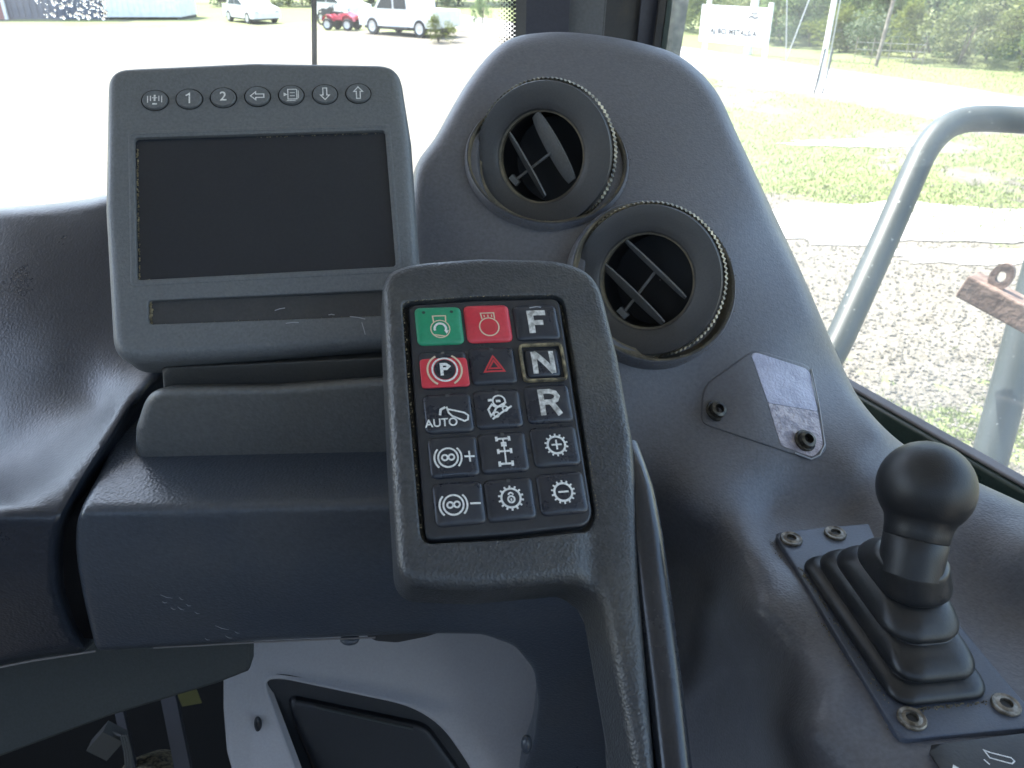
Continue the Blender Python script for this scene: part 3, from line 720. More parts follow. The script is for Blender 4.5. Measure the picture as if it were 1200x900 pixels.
m = MB(); m.loft([[Vector((x, y, EYE+z)) for y, z in ((.66, -.203), (1.25, -.36), (1.25, -.38), (.66, -.225))] for x in (-1.46, .0)]); m.build('top_ledge', 'dash_left', db, smooth=False)
# dark backing seen in the seam
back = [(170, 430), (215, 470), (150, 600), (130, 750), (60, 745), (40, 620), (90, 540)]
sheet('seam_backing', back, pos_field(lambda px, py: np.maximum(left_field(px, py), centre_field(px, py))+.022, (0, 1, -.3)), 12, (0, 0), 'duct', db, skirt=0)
# rubber lip and clips under the edge
def edge_strip(name, px_pts, d, r, mat, parent):
    m = MB(); m.tube([pt(x, y, d) for x, y in px_pts], r, 8); return m.build(name, mat, parent)
edge_strip('edge_lip', [(-40, 789), (0, 782), (40, 774), (80, 768), (112, 763)], .525, .0007, 'kick_side', db)
edge_strip('edge_lip', [(180, 759), (240, 756), (292, 753), (360, 750), (440, 747)], .528, .0006, 'kick_side', db)
m = MB(); c = pt(410, 749, .535); m.sphere(c, .006, 14, 8, (1.1, .8, .55)); m.build('edge_clip', 'dash', db)
m = MB(); m.add([], []); 
sheet('edge_tab', fillet([(428, 744), (515, 741), (500, 746), (465, 753), (440, 751)], 3), pos_field(lambda a, b: 0*a+.535, (0, 1, 0)), 6, (0, 0), 'duct', db, skirt=.003)
m = MB(); c = pt(617, 872, .53); m.sphere(c, .0065, 14, 8, (.6, .8, 1.1)); m.build('edge_clip', 'dash', db)
# scratches worn into the front face
fsx = [(188, 697, 202, 701), (210, 700, 215, 703), (200, 712, 206, 714), (208, 711, 216, 715), (228, 717, 234, 719), (252, 733, 268, 738), (264, 745, 272, 748), (240, 748, 246, 750), (190, 705, 196, 706), (218, 708, 224, 710), (275, 740, 281, 742)]
m = MB()
for x0, y0, x1, y1 in fsx:
    A = np.array([x0, (x0+x1)/2, x1], float); Bq = np.array([y0, (y0+y1)/2+1, y1], float); d = centre_field(A, Bq)-.0003
    m.tube([pt(a, b, dd) for a, b, dd in zip(A, Bq, d)], [.0001, .00022, .0001], 4)
tag(m.build('scratches', 'print_dim', db), kind='stuff')

# lower strip, kick panel, hatch
fk = lambda d: (lambda a, b: 0*a+d)
def plane_pts(a, b, c):                      # plane through three (px,py,d) as a depth field
    A = np.array([[p[0], p[1], 1.] for p in (a, b, c)]); w = np.linalg.solve(A, np.array([1/p[2] for p in (a, b, c)]))
    return lambda px, py: 1/(w[0]*px+w[1]*py+w[2])
ls = thing('knee_strip', 'dark olive grey trim strip under the left dashboard edge', 'trim panel', pt(150, 790, .6))
sheet('strip_panel', fillet([(-440, 790), (-80, 765), (120, 745), (294, 745), (293, 785), (255, 800), (130, 838), (0, 886), (-80, 915), (-440, 1060)], 2), pos_field(plane_pts((0, 770, .585), (290, 750, .585), (0, 880, .60)), (0, 1, .1)), 8, (3, .002), 'trim', ls, skirt=.01)
kp = thing('kick_panel', 'pale grey moulded kick panel below the dashboard with dark recess', 'panel', pt(450, 850, .75))
def kfield(px, py):
    base = plane_pts((300, 750, .72), (620, 750, .74), (450, 900, .70))(px, py)
    line = 778+(px-300)*.165; s_ = np.clip((py-line)/26, 0, 1); s_ = s_*s_*(3-2*s_)
    fade = np.clip((560-px)/90, 0, 1)*np.clip((px-296)/60, 0, 1)
    return base-.014*s_*fade
hatch = fillet([(309, 797), (330, 795), (505, 832), (556, 905), (575, 960), (370, 960)], [14, 14, 50, 30, 0, 0], 9)
sheet('kick_body', fillet([(296, 735), (660, 725), (680, 960), (288, 960), (266, 880), (262, 830), (262, 790), (295, 770)], 3), pos_field(kfield, (0, 1, 0)), 6, (4, .003), 'kick', kp, holes=[hatch], hrim=(5, .003), hskirt=.008, skirt=.03)
sheet('recess_floor', [(x, y) for x, y in inset(hatch, -6)], pos_field(fk(.712), (0, 1, 0)), 12, (0, 0), 'hatch', kp, skirt=0)
sheet('recess_step', fillet([(336, 816), (500, 850), (540, 905), (552, 960), (392, 960), (346, 850)], 12), pos_field(fk(.7055), (0, 1, 0)), 10, (8, .004), 'hatch', kp, skirt=.02)
edge_strip('recess_ridge', [(372, 829), (430, 842), (484, 854)], .7045, .0012, 'trim', kp)
m = MB(); m.sphere(pt(303, 850, .70), .007, 12, 8, (.5, .6, 1.5)); m.build('panel_clip', 'hatch', kp)
# bracket and wiring in the dark behind
pb = thing('pedal_bracket', 'dark steel pedal bracket hanging in the footwell', 'bracket', pt(180, 850, .9))
for (x0, y0, x1, y1, w_) in ((140, 830, 163, 935, .009), (198, 815, 222, 935, .016)):
    m = MB(); A, B = pt(x0, y0, .9), pt(x1, y1, .86); fr = Frame(A, B-A, Vector((1, 0, 0))); m.box((0, -w_/2, -.004), ((B-A).length, w_/2, .004), fr); m.build('arm', 'dark_metal', pb, smooth=False)
m = MB(); m.lathe([(.03, 0), (.045, .03), (.045, .06), (.0, .062)], Frame(pt(195, 905, .93), (1, 0, 0), (0, .3, 1)), 24); m.build('servo', 'grime', pb)
M['connector_grey'] = simple('connector_grey', (.07, .07, .065), .6)
cn = thing('wiring_connector', 'pale plastic wiring connector with wires under the dashboard', 'connector', pt(128, 868, .86))
fr = Frame(pt(126, 868, .86), (1, 0, -.9), (.9, .2, 1)); m = MB(); m.box((-.012, -.016, -.008), (.012, .016, .008), fr); m.build('connector_body', 'connector_grey', cn, smooth=False)
for kx in range(3):
    m = MB(); m.tube([pt(132+kx*3, 858+kx*2, .855), pt(142+kx*3, 862, .85), pt(147+kx*3, 880, .85), pt(150+kx*4, 935, .86)], .0016, 6); m.build('wire', 'connector_grey', cn)
tg = thing('cable_tag', 'yellow green paper tag on a cable in the footwell', 'tag', pt(222, 818, .8))
M['tag'] = simple('yellow_tag', (.12, .12, .04), .7)
fr = Frame(pt(221, 817, .8), (1, 0, .25), (0, .2, 1)); m = MB(); m.box((-.010, -.009, -.0005), (.011, .010, .0005), fr); m.build('tag_paper', 'tag', tg, smooth=False)

# ============================================================ MONITOR
fm = fr_from((310, 245, .495), (461, 240, .505), (308, 160, .505))
if fm.n.dot(NROOT-fm.o) < 0: fm = Frame(fm.o, fm.ex*-1, fm.ey)
mo = thing('display_monitor', 'grey rectangular display monitor with blank dark screen and seven buttons', 'monitor', fm.w(0, -.1, -.02))
def lm(pts, h=0.): return [fm.loc(x, y, h) for x, y in pts]
mout = fillet(lm([(129, 86), (300, 78), (468, 81), (482, 170), (498, 406), (330, 418), (136, 429), (126, 250)], -.009), [.014, 0, .014, 0, .014, 0, .016, 0], 8)
scr = fillet(lm([(157, 161), (451, 152), (464, 312), (160, 328)]), .002, 3)
slot = fillet(lm([(173, 352), (470, 339), (474, 369), (174, 380)]), .002, 3)
sheet_f('housing', mout, fm, 0, .004, (.0075, .009), 'monitor', mo, holes=[scr, slot], hrim=(.0012, .0008), skirt=.022, hskirt=.0035)
m = MB(); m.loft([[fm.w(x, y, -.028) for x, y in inset(resample(mout, .008), .003)], [fm.w(x, y, -.045) for x, y in inset(resample(mout, .008), .02)]], False, True); m.build('rear_housing', 'monitor', mo)
sheet_f('bezel_step', fillet(lm([(150, 154), (457, 145), (471, 319), (153, 336)]), .003, 4), fm, .0004, .004, (.0009, .0004), 'monitor', mo, holes=[fillet(lm([(154, 158), (453, 149), (467, 315), (156, 331)]), .002, 3)], hrim=(.0006, .0004), skirt=.0005, hskirt=.0004)
sheet_f('screen', inset(scr, -.001), fm, -.0032, .01, (0, 0), 'screen', mo, skirt=0)
def hwave(x, y): return 0*x
sheet_f('slot_panel', inset(slot, -.001), fm, -.0028, .01, (0, 0), 'slot', mo, skirt=0)
m = MB()
def crumbs(fr, line, n, r0, r1, h, m, jit):
    for i in range(n):
        t = random.random()*(len(line)-1); k_ = int(t); t -= k_; x = line[k_][0]*(1-t)+line[k_+1][0]*t; y = line[k_][1]*(1-t)+line[k_+1][1]*t
        u, v = fr.loc(x+random.gauss(0, jit), y+random.gauss(0, jit)); m.sphere(fr.w(u, v, h), r0+random.random()*(r1-r0), 6, 4)
crumbs(fm, [(159, 166), (160, 240), (162, 326)], 160, .0002, .0006, -.0028, m, .5); crumbs(fm, [(162, 326), (310, 321), (463, 311)], 90, .0001, .00035, -.003, m, .4)
crumbs(fm, [(175, 354), (176, 379)], 60, .0002, .0007, -.0024, m, .8); crumbs(fm, [(300, 158), (400, 155), (450, 153)], 60, .0001, .0004, -.003, m, .4)
crumbs(fm, [(176, 379), (300, 374), (440, 369)], 50, .0001, .0003, -.0024, m, .5)
tag(m.build('dust', 'grime', mo), kind='stuff')
m = MB()
for x0, y0, x1, y1 in ((335, 379, 350, 378), (385, 369, 392, 369), (410, 371, 428, 374), (424, 378, 428, 392), (322, 364, 334, 361)):
    a, b = fm.loc(x0, y0), fm.loc(x1, y1); m.tube([fm.w(*a, .0001), fm.w((a[0]+b[0])/2, (a[1]+b[1])/2+.0003, .0002), fm.w(*b, .0001)], .0003, 4)
tag(m.build('scuffs', 'print_dim', mo), kind='stuff')
bl = ['leftmost round button with dial symbol', 'round button marked 1', 'round button marked 2', 'round button with left arrow', 'round button with page symbol', 'round button with down arrow', 'round button with up arrow']
for i, (cx, cy) in enumerate([(182, 118), (222, 116.5), (262, 115), (302, 113.5), (341.5, 112), (381, 111), (420, 110)]):
    u, v = fm.loc(cx, cy); fb = fm.moved(u, v, 0); s_ = .0082
    el = lambda r: [(r*math.cos(a*math.pi/24), r*.86*math.sin(a*math.pi/24)) for a in range(48)]
    m = MB(); m.loft([[fb.w(x, y, h) for x, y in el(r)] for r, h in ((s_*1.02, .0002), (s_, .0006), (s_*.95, .0001))], False, False); rg = m.build('button_ring', 'socket', mo)
    m = MB(); m.loft([[fb.w(x, y, h) for x, y in el(r)] for r, h in ((s_*.93, -.0003), (s_*.92, .0010), (s_*.84, .0017), (s_*.74, .0014), (s_*.6, .0012), (s_*.3, .0012))], False, True)
    b = m.build('button', 'monitor', mo, sharp=70); b['label'] = bl[i]
    ik = Ink(fb, h=.0013); w = .0006
    if i == 0:
        ik.stroke([(-.0042, -.002), (-.0042, .0026)], w).stroke([(-.0025, -.001), (-.0025, .0026)], w).stroke([(.0025, -.001), (.0025, .0026)], w).stroke([(.0042, -.002), (.0042, .0026)], w)
        ik.stroke([(0, -.001), (0, .0032)], .0011).stroke([(-.0014, -.0030), (.0014, -.0030)], .001).stroke([(-.0016, .0012), (.0016, .0012)], w)
    elif i == 1: ik.stroke([(-.0019, .0019), (.0003, .0033), (.0003, -.0034)], .0009)
    elif i == 2: ik.text('2', 0, .0003, .0088, .012)
    elif i == 4:
        ik.stroke([(-.002, -.0032), (.0036, -.0032), (.0036, .0036), (-.002, .0036)], w, True).stroke([(-.003, -.0042), (.0046, -.0042), (.0046, .0042)], w*.7)
        ik.poly([(-.0046, -.0012), (-.0022, 0), (-.0046, .0014)]).stroke([(-.0008, .0012), (.0024, .0012)], w*.7).stroke([(-.0008, -.001), (.0024, -.001)], w*.7)
    else:
        ar = [(-.0042, 0), (-.0010, .0028), (-.0010, .0012), (.0040, .0012), (.0040, -.0012), (-.0010, -.0012), (-.0010, -.0028)]
        r_ = {3: 0, 5: math.pi/2, 6: -math.pi/2}[i]; ar = [(x*math.cos(r_)-y*math.sin(r_), x*math.sin(r_)+y*math.cos(r_)) for x, y in ar]; ik.stroke(ar, .0007, True)
    ik.build('symbol', 'print', b)

# ============================================================ KEYPAD POD
fp = fr_from((590, 490, .4065), (690, 483, .4165), (583, 348, .4375))
if fp.n.dot(NROOT-fp.o) < 0: fp = Frame(fp.o, fp.ex*-1, fp.ey)
kx = thing('keypad_pod', 'raised grey control pod with fifteen-key pad on a stalk', 'control pod', fp.w(0, -.08, -.04))
def lp(pts, h=0.): return [fp.loc(x, y, h) for x, y in pts]
pout = fillet(lp([(447, 326), (480, 313), (560, 307), (660, 309), (700, 330), (722, 420), (740, 520), (745, 600), (748, 690), (770, 960), (752, 980), (726, 830), (702, 700), (672, 684), (560, 694), (466, 690), (456, 520)], -.0075),
              [.012, .01, 0, .016, .016, 0, 0, 0, 0, 0, 0, 0, .006, .004, 0, .012, 0], 8)
pad_hole = fillet(lp([(471, 353), (560, 347), (652, 345), (662, 352), (680, 470), (700, 606), (690, 622), (600, 632), (500, 637), (493, 630), (480, 480)]), [.004, 0, .003, .003, 0, .005, .003, 0, .003, .003, 0], 5)
A1, A2 = [Vector(fp.loc(*p)) for p in ((745, 600), (764, 890))]
def pod_h(x, y):
    # the right-hand edge swells into a rounded grab bar; a shallow valley runs beside it
    d = (A2-A1).normalized(); nx, ny = -d.y, d.x
    s_ = (x-A1.x)*nx+(y-A1.y)*ny; s_ = s_*(1 if Vector((nx, ny)).x > 0 else -1)
    t = (A1.y-y); f = np.clip((t+.06)/.10, 0, 1)
    e0, e1 = .0095, .0075
    bar = -.004*np.exp(-((s_+.022)/.006)**2)
    return f*bar
sheet_f('pod_housing', pout, fp, 0, .0034, (.0065, .0075), 'pod', kx, holes=[pad_hole], hrim=(.0014, .0010), skirt=.030, hskirt=.007, hf=pod_h)
m = MB(); m.loft([[fp.w(x, y, -.037) for x, y in inset(resample(pout, .006), .0005)], [fp.w(x, y, -.06) for x, y in inset(resample(pout, .006), .006)]], False, True); m.build('pod_back', 'pod', kx)
sheet_f('recess_floor', inset(pad_hole, -.002), fp, -.0065, .01, (0, 0), 'socket', kx, skirt=0)
pad_out = fillet(lp([(478, 356), (560, 350), (650, 348), (657, 353), (675, 470), (696, 604), (688, 616), (600, 626), (503, 633), (498, 628), (486, 480)]), [.003, 0, .003, .003, 0, .004, .003, 0, .003, .003, 0], 5)
pd = sheet_f('key_mat', inset(pad_out, .0002), fp, -.0008, .004, (.0016, .0016), 'rubber', kx, skirt=.005)
m = MB(); crumbs(fp, [(472, 356), (482, 480), (494, 632)], 120, .0001, .0004, -.0008, m, .8); crumbs(fp, [(473, 352), (560, 346), (655, 344)], 120, .0001, .0004, -.0006, m, .8); crumbs(fp, [(655, 344), (682, 470), (702, 608)], 110, .0001, .0003, -.0008, m, .6)
tag(m.build('dust', 'grime', kx), kind='stuff')
cen = [[(515, 381.5), (572, 379), (629, 378)], [(520.5, 433), (578, 428.5), (636, 425)], [(526, 484), (584, 479), (643, 473)], [(532, 535), (590.5, 530), (651, 523)], [(538.5, 590), (598, 585), (659, 578)]]
U1 = Vector(fp.loc(*cen[0][0])); U2 = Vector(fp.loc(*cen[0][2])); V2 = Vector(fp.loc(*cen[4][0])); pitch_u = (U2-U1).length/2; pitch_v = (V2-U1).length/4
ka = math.atan2((U2-U1).y, (U2-U1).x)
lab = [['green start key with engine symbol', 'red stop key with engine symbol', 'black key marked F'], ['parking brake key with red band and circled P', 'black key with red warning triangle', 'key marked N in a worn raised frame'],
       ['black key marked AUTO with tipping body', 'black key with truck on a slope and retarder ring', 'black key marked R'], ['retarder plus key', 'black key with driveline symbol', 'black key with plus in a gear'], ['retarder minus key', 'black key with padlock in a gear', 'black key with minus in a gear']]
print('pitch', pitch_u, pitch_v, ka)
for r in range(5):
    for c in range(3):
        u, v = fp.loc(*cen[r][c]); fk_ = fp.moved(u, v, -.0006).rot(ka)
        hw, hh = pitch_u*.465, pitch_v*.445
        if (r, c) in ((0, 0), (0, 1)): hw, hh = pitch_u*.47, pitch_v*.47
        if (r, c) == (1, 2): hw, hh = pitch_u*.36, pitch_v*.36
        sq = fillet([(-hw, -hh), (hw, -hh), (hw, hh), (-hw, hh)], .0035, 5)
        bul = lambda x, y, hw=hw, hh=hh: .0014*(1-(x/hw)**2)*(1-(y/hh)**2)+.0012
        col = 'green' if (r, c) == (0, 0) else 'red' if (r, c) == (0, 1) else 'key'
        ko = sheet('key', sq, pos_frame(fk_, 0, bul), .0022, (.0030, .0016), col, kx, skirt=.0006); ko['label'] = lab[r][c]
        ik = Ink(fk_, bul, .00020); w = .0009; ink2 = None; mat = 'print'
        if (r, c) in ((0, 0), (0, 1)):
            col2 = 'print' if c == 0 else 'print_cream'
            ik2 = Ink(fk_, bul, .00010); y0 = -.0030
            if c == 0:
                ik2.ring(0, y0, .0050, .0006, -140, 140 if False else 320, 24)
                ik2.stroke([(-.0032, y0+.0042), (-.0034, y0+.0078), (.0034, y0+.0078), (.0032, y0+.0042)], .0007).build('symbol_outline', 'print_cream', ko)
                ik.ring(0, y0, .0030, .0012, -20, 200, 16).poly([(.0018, y0-.001), (.0044, y0-.001), (.0031, y0-.0030)])
                Ink(fk_, bul, .0001).disc(-.0078, .0075, .0009).disc(.0070, .0075, .0009).build('indicator', 'led_dark', ko)
            else:
                ik2.ring(0, y0, .0052, .0007, n=28).stroke([(-.0034, y0+.0046), (-.0038, y0+.0084), (.0034, y0+.0084), (.0034, y0+.0046)], .0007).build('symbol_outline', 'print_cream', ko)
                Ink(fk_, bul, .0001).disc(0, y0, .0034).build('symbol_dot', 'print_red', ko); mat = 'print_cream'
                for j in range(3): ik.stroke([(-.002+j*.002, y0+.0056), (-.002+j*.002, y0+.0072)], .0006)
        elif c == 2 and r < 3:
            g = 'FNR'[r]
            if r == 0: ik.stroke([(-.0036, -.0072), (-.0036, .0050), (.0050, .0050)], .0034).stroke([(-.003, -.0012), (.0030, -.0012)], .0030)
            if r == 1: ik.stroke([(-.0048, -.0068), (-.0048, .0060)], .0027).stroke([(.0048, -.0068), (.0048, .0060)], .0027).stroke([(-.0050, .0056), (.0050, -.0064)], .0031)
            if r == 2: ik.stroke([(-.0040, -.0070), (-.0040, .0062), (.0010, .0062), (.0036, .0052), (.0046, .0032), (.0036, .0012), (.0010, .0000), (-.003, .0000)], .0028).stroke([(.0006, .0000), (.0050, -.0070)], .0030)
            mat = 'letter'
            if r == 0: Ink(fk_, bul, .0001).stroke([(-.0030, .0086), (.0012, .0094), (.0034, .0088)], .0007).build('wear_mark', 'print_dim', ko)
        elif (r, c) == (1, 0):
            sheet('red_band', fillet([(-hw*1.0, -hh*.95), (hw*1.0, -hh*.95), (hw*1.0, hh*.55), (-hw*1.0, hh*.55)], .0015, 3), pos_frame(fk_, .00025, bul), .0022, (.0008, .0005), 'red', ko, skirt=.0004)
            sheet('symbol_back', [(.0056*math.cos(a*.3), -.001+.0056*math.sin(a*.3)) for a in range(21)], pos_frame(fk_, .00032, bul), .002, (0, 0), 'key', ko, skirt=0)
            ik.h = .00042
            ik.ring(0, -.001, .0064, .0009); ik2 = Ink(fk_, bul, .00045); ik2.ring(0, -.001, .0088, .0010, 118, 242, 14).ring(0, -.001, .0088, .0010, -62, 62, 14).build('symbol_arcs', 'print_cream', ko)
            ik.stroke([(-.0016, -.0044), (-.0016, .0018), (.0008, .0018), (.0022, .0006), (.0008, -.0008), (-.0014, -.0008)], .0016)
        elif (r, c) == (1, 1):
            ik.stroke([(-.0052, -.0042), (.0052, -.0042), (0, .0046)], .0009, True).stroke([(-.0028, -.0026), (.0028, -.0026), (0, .0020)], .0009, True); mat = 'print_red'
        elif (r, c) == (2, 0):
            ik.text('AUTO', -.0044, -.0058, .0058, .02, 1.0, -.0)
            ik.stroke([(-.0008, .0012), (.0076, -.0010), (.0094, -.0024), (.0090, -.0046), (.0072, -.0054), (.0012, -.0026), (-.0004, -.0008), (-.0012, .0026)], .0009).stroke([(-.0018, .0024), (-.0042, .0012), (-.0048, -.0018)], .0012)
        elif (r, c) == (2, 1):
            ik.ring(.0004, .0034, .0032, .0009).stroke([(-.0052, .0042), (-.0030, .0042)], .0014).stroke([(-.0012, .0034), (.0012, .0034)], .0014)
            ik.stroke([(-.0056, -.0010), (-.0036, .0016), (-.0014, -.0002), (-.0028, -.0026), (-.0046, -.0044)], .0010, True).stroke([(-.0040, -.0062), (.0066, .0004)], .0010).stroke([(-.0014, -.0004), (.0040, .0026)], .0010)
            ik.ring(-.0018, -.0040, .0013, .0008).ring(.0030, -.0010, .0013, .0008)
        elif (r, c) in ((3, 0), (4, 0)):
            x0 = -.0032; ik.ring(x0, -.001, .0048, .0009).ring(x0, -.001, .0066, .0009, 135, 225, 10).ring(x0, -.001, .0066, .0009, -45, 45, 10)
            ik.ring(x0-.0016, -.001, .0014, .0009, n=16).ring(x0+.0016, -.001, .0014, .0009, n=16)
            ik.stroke([(x0+.0080, -.001), (x0+.0132, -.001)], .0009)
            if r == 3: ik.stroke([(x0+.0106, .0018), (x0+.0106, -.0038)], .0009)
        elif (r, c) == (3, 1):
            for yy in (.0066, -.0002, -.0066): ik.stroke([(-.0030, yy), (.0030, yy)], .0010).stroke([(-.0032, yy-.0013), (-.0032, yy+.0013)], .0013).stroke([(.0032, yy-.0013), (.0032, yy+.0013)], .0013)
            ik.stroke([(0, .0066), (0, -.0066)], .0008).poly([(-.0014, .0046), (.0014, .0046), (.0014, .0022), (-.0014, .0022)])
        elif c == 2:
            ik.gear(0, 0, .0045, .0011, 14, .0016).stroke([(-.0026, 0), (.0026, 0)], .0009)
            if r == 3: ik.stroke([(0, -.0026), (0, .0026)], .0009)
        elif (r, c) == (4, 1):
            ik.gear(0, 0, .0047, .0010, 14, .0016).ring(0, -.0008, .0016, .0009, n=16).ring(0, .0014, .0011, .0008, 0, 180, 8).stroke([(0, -.0004), (0, -.0016)], .0008)
        ik.build('symbol', mat, ko)
        if c < 2 and (r, c) not in ((0, 0), (0, 1), (3, 0), (4, 0)):
            Ink(fk_, bul, .0001).poly(fillet([(-.0010, .0082), (.0010, .0082), (.0010, .0100), (-.0010, .0100)], .0005, 2)).build('indicator', 'led', ko)
        if (r, c) == (1, 2):
            a_, b_ = pitch_u*.455, pitch_v*.455
            q0 = fillet([(-a_, -b_), (a_, -b_), (a_, b_), (-a_, b_)], .003, 5); q1 = inset(q0, .0014)
            fr_ = sheet('key_frame', q0, pos_frame(fk_, .0022), .0030, (.0005, .0004), 'grime', kx, holes=[q1], hrim=(.0005, .0004), skirt=.0018, hskirt=.0015)
M['bar'] = plastic('bar_plastic', (.018, .021, .028), .20, .1, 900, .2, (.07, .07, .07), mottle=.08)
bp_ = [(737, 525, -.0230), (742, 550, -.0150), (748, 580, -.0100), (756, 630, -.0075), (766, 710, -.0070), (777, 800, -.007), (787, 890, -.007), (795, 960, -.007)]
m = MB(); m.tube([fp.w(*fp.loc(x, y, h), h) for x, y, h in bp_], [.0060, .0075, .0086, .0090, .0090, .0088, .0086, .0085], 28); m.build('grab_bar', 'bar', kx)
# ============================================================ HAND LEVER
CZw = CZ
ex = Vector((.9925, .1219, 0)); ey = Vector((-.1219, .9925, 0)); fl = Frame(Vector((.2026, .3273, EYE+CZw+.004)), ex, ey)
gl_ = thing('hoist_lever', 'black ball-topped lever in pleated rubber boot on screwed plate', 'lever', fl.o)
W2 = .0360
mp = fillet([(-.0345, -.0755), (W2, -.0765), (W2, .0765), (-.0305, .0755)], .005, 5)
sheet_f('mounting_plate', mp, fl, 0, .006, (.0010, .0008), 'plate', gl_, skirt=.004)
for u, v in ((-.0235, .0665), (.006, .0685), (-.0235, -.0660), (.0255, -.0640)):
    screw(fl.moved(u, v, .0001), .0066, gl_, 'screw', 'screw', dome=.22)
def rrect(cx, cy, a, b, r, h, n=10):
    out = []
    for qx, qy, a0 in ((1, -1, -90), (1, 1, 0), (-1, 1, 90), (-1, -1, 180)):
        for i in range(n): t = math.radians(a0+90*i/(n-1)); out.append(fl.w(cx+qx*(a-r)+r*math.cos(t), cy+qy*(b-r)+r*math.sin(t), h))
    return out
def L_(a, b, t): return a*(1-t)+b*t
secs = [(-.0025, -.006, .0245, .0525, .010, 0), (-.0028, -.0065, .0254, .0535, .010, .0010), (-.0028, -.0065, .0253, .0533, .011, .0036), (-.0025, -.0065, .0232, .0500, .011, .0068), (-.0022, -.0065, .0198, .0450, .011, .0076),
        (-.0020, -.0065, .0208, .0470, .012, .0080), (-.0020, -.0065, .0218, .0478, .012, .0098), (-.0020, -.0065, .0215, .0468, .013, .0128), (-.0020, -.006, .0188, .0410, .013, .0182), (-.0020, -.0055, .0160, .0340, .012, .0192),
        (-.0020, -.005, .0195, .0350, .015, .0195), (-.0020, -.005, .0207, .0360, .016, .0215), (-.0020, -.005, .0204, .0348, .016, .0245), (-.0018, -.006, .0168, .0270, .0150, .0318), (-.0018, -.0065, .0140, .0215, .0135, .0326),
        (-.0010, -.0055, .0172, .0245, .0165, .0328), (-.0008, -.0055, .0190, .0262, .0180, .0350), (-.0010, -.006, .0188, .0255, .0182, .0382), (-.0025, -.0095, .0180, .0205, .0176, .0450), (-.0035, -.0118, .0174, .0178, .0172, .0495), (-.004, -.0125, .0166, .0168, .0164, .0515)]
m = MB(); m.loft([rrect(*s_) for s_ in secs], True, True); bo = m.build('rubber_boot', 'boot', gl_, sharp=80)
ss = bo.modifiers.new('smooth', 'SUBSURF'); ss.levels = 1; ss.render_levels = 1
A = fl.w(-.0040, -.0125, .052); Bk = pt(1085, 571, .402); ax = (Bk-A); Lk = ax.length; fa = Frame(A, ax.cross(Vector((0, 1, 0))).cross(ax), ax.cross(Vector((0, 1, 0))))
if fa.n.dot(ax) < 0: fa = Frame(A, fa.ey, fa.ex)
R = .0232
prof = [(.0150, -.004), (.0152, .006), (.0154, .0085)]
m = MB(); m.lathe([(.0150, -.010), (.0152, .000), (.0154, .0080), (.0151, .0086)], fa, 40); m.build('lever_collar', 'knob', gl_)
m = MB(); prof = [(.0150, .0088), (.0155, .0094), (.0157, .0125), (.0160, .0160)]
th0 = math.asin(.0183/R); hj = Lk-R*math.cos(th0)
prof = [(.0151, .0088), (.0154, .0094), (.0156, .0130), (.0160, .0130+(hj-.013)*.35), (.0166, .0130+(hj-.013)*.65), (.0175, .0130+(hj-.013)*.87)]
for i in range(15):
    t = math.pi-th0-(math.pi-th0)*i/14; prof.append((max(R*math.sin(t), .00002), Lk+R*math.cos(t)))
m.lathe(prof, fa, 48); kn = m.build('ball_knob', 'knob', gl_, sharp=80)
m = MB()
for i in range(520):
    e = i % 4; t = random.uniform(-1, 1); off = abs(random.gauss(0, .0011))+.0002
    if e < 2: u, v, h = (-.0255-off if e else .0205+off)-.0028, t*.050-.0065, .0002
    elif e == 2: u, v, h = t*.021-.0028, -.0600-off, .0002
    else: u, v, h = -.0350-off-.0003+.002*(v < 0), t*.073, -.0035
    m.sphere(fl.w(u, v, h), random.uniform(.00012, .00045), 5, 3)
tag(m.build('dust', 'grime', gl_), kind='stuff')
# label with tipping symbol below the plate
flb = Frame(fl.w(.012, -.1000, .0005), ex, ey)
lb = thing('tipping_label', 'dark label with white dump body outline at the console edge', 'label', flb.o)
sheet_f('label_sheet', fillet([(-.038, -.03), (.045, -.03), (.045, .0205), (-.038, .0195)], .003), flb, .0006, .01, (.0004, .0003), 'boot', lb, skirt=.0006)
ik = Ink(flb, h=.0008); g = lambda pts: [flb.loc(x, y, .0008) for x, y in pts]
ik.stroke(g([(1153, 879), (1160, 888), (1178, 893), (1186, 895), (1189, 892), (1185, 888), (1161, 882)]), .0006, True).stroke(g([(1153, 890), (1160, 896)]), .0006).poly(g([(1117, 896), (1124, 900), (1122, 912), (1114, 910)])).build('symbol', 'print', lb)

# ============================================================ OUTSIDE
def ax_(lo, hi, s0, far): 
    a = list(np.arange(lo, hi, s0)); x = hi; s_ = s0
    while x < far: a.append(x); s_ *= 1.3; x += s_
    a.append(far); x = lo; s_ = s0; b = []
    while x > -far: s_ *= 1.3; x -= s_; b.append(max(x, -far))
    return b[::-1]+a
r0, r1 = Vector((5.3, 24.2)), Vector((9.6, 15.5)); rd = (r1-r0).normalized(); rn = Vector((-rd.y, rd.x))
if rn.x < 0: rn = -rn                         # points away from the yard, across the road
def road_s(x, y): return (x-r0.x)*rn.x+(y-r0.y)*rn.y
def gmask(x, y):
    n1 = mnoise.noise(Vector((x*.35, y*.35, 1.3)))+.5*mnoise.noise(Vector((x*1.1, y*1.1, 4.1))); s_ = road_s(x, y)
    if s_ > 4.0: return 1.0
    if s_ > -.3: return 0.0
    v = 0.
    if s_ > -9 and x > 2.2+n1: v = .62+.5*n1-max(0, (-s_-5.5))*.16
    if y < 9 and x > 1.2: v = max(v, .27+.42*n1)
    if y > 37.5-.15*x and x < 3: v = max(v, .6+.5*n1)
    return max(0, min(1, v))
xs, ys = ax_(-32, 24, .35, 900), ax_(2, 52, .35, 900)
verts = []; att = []
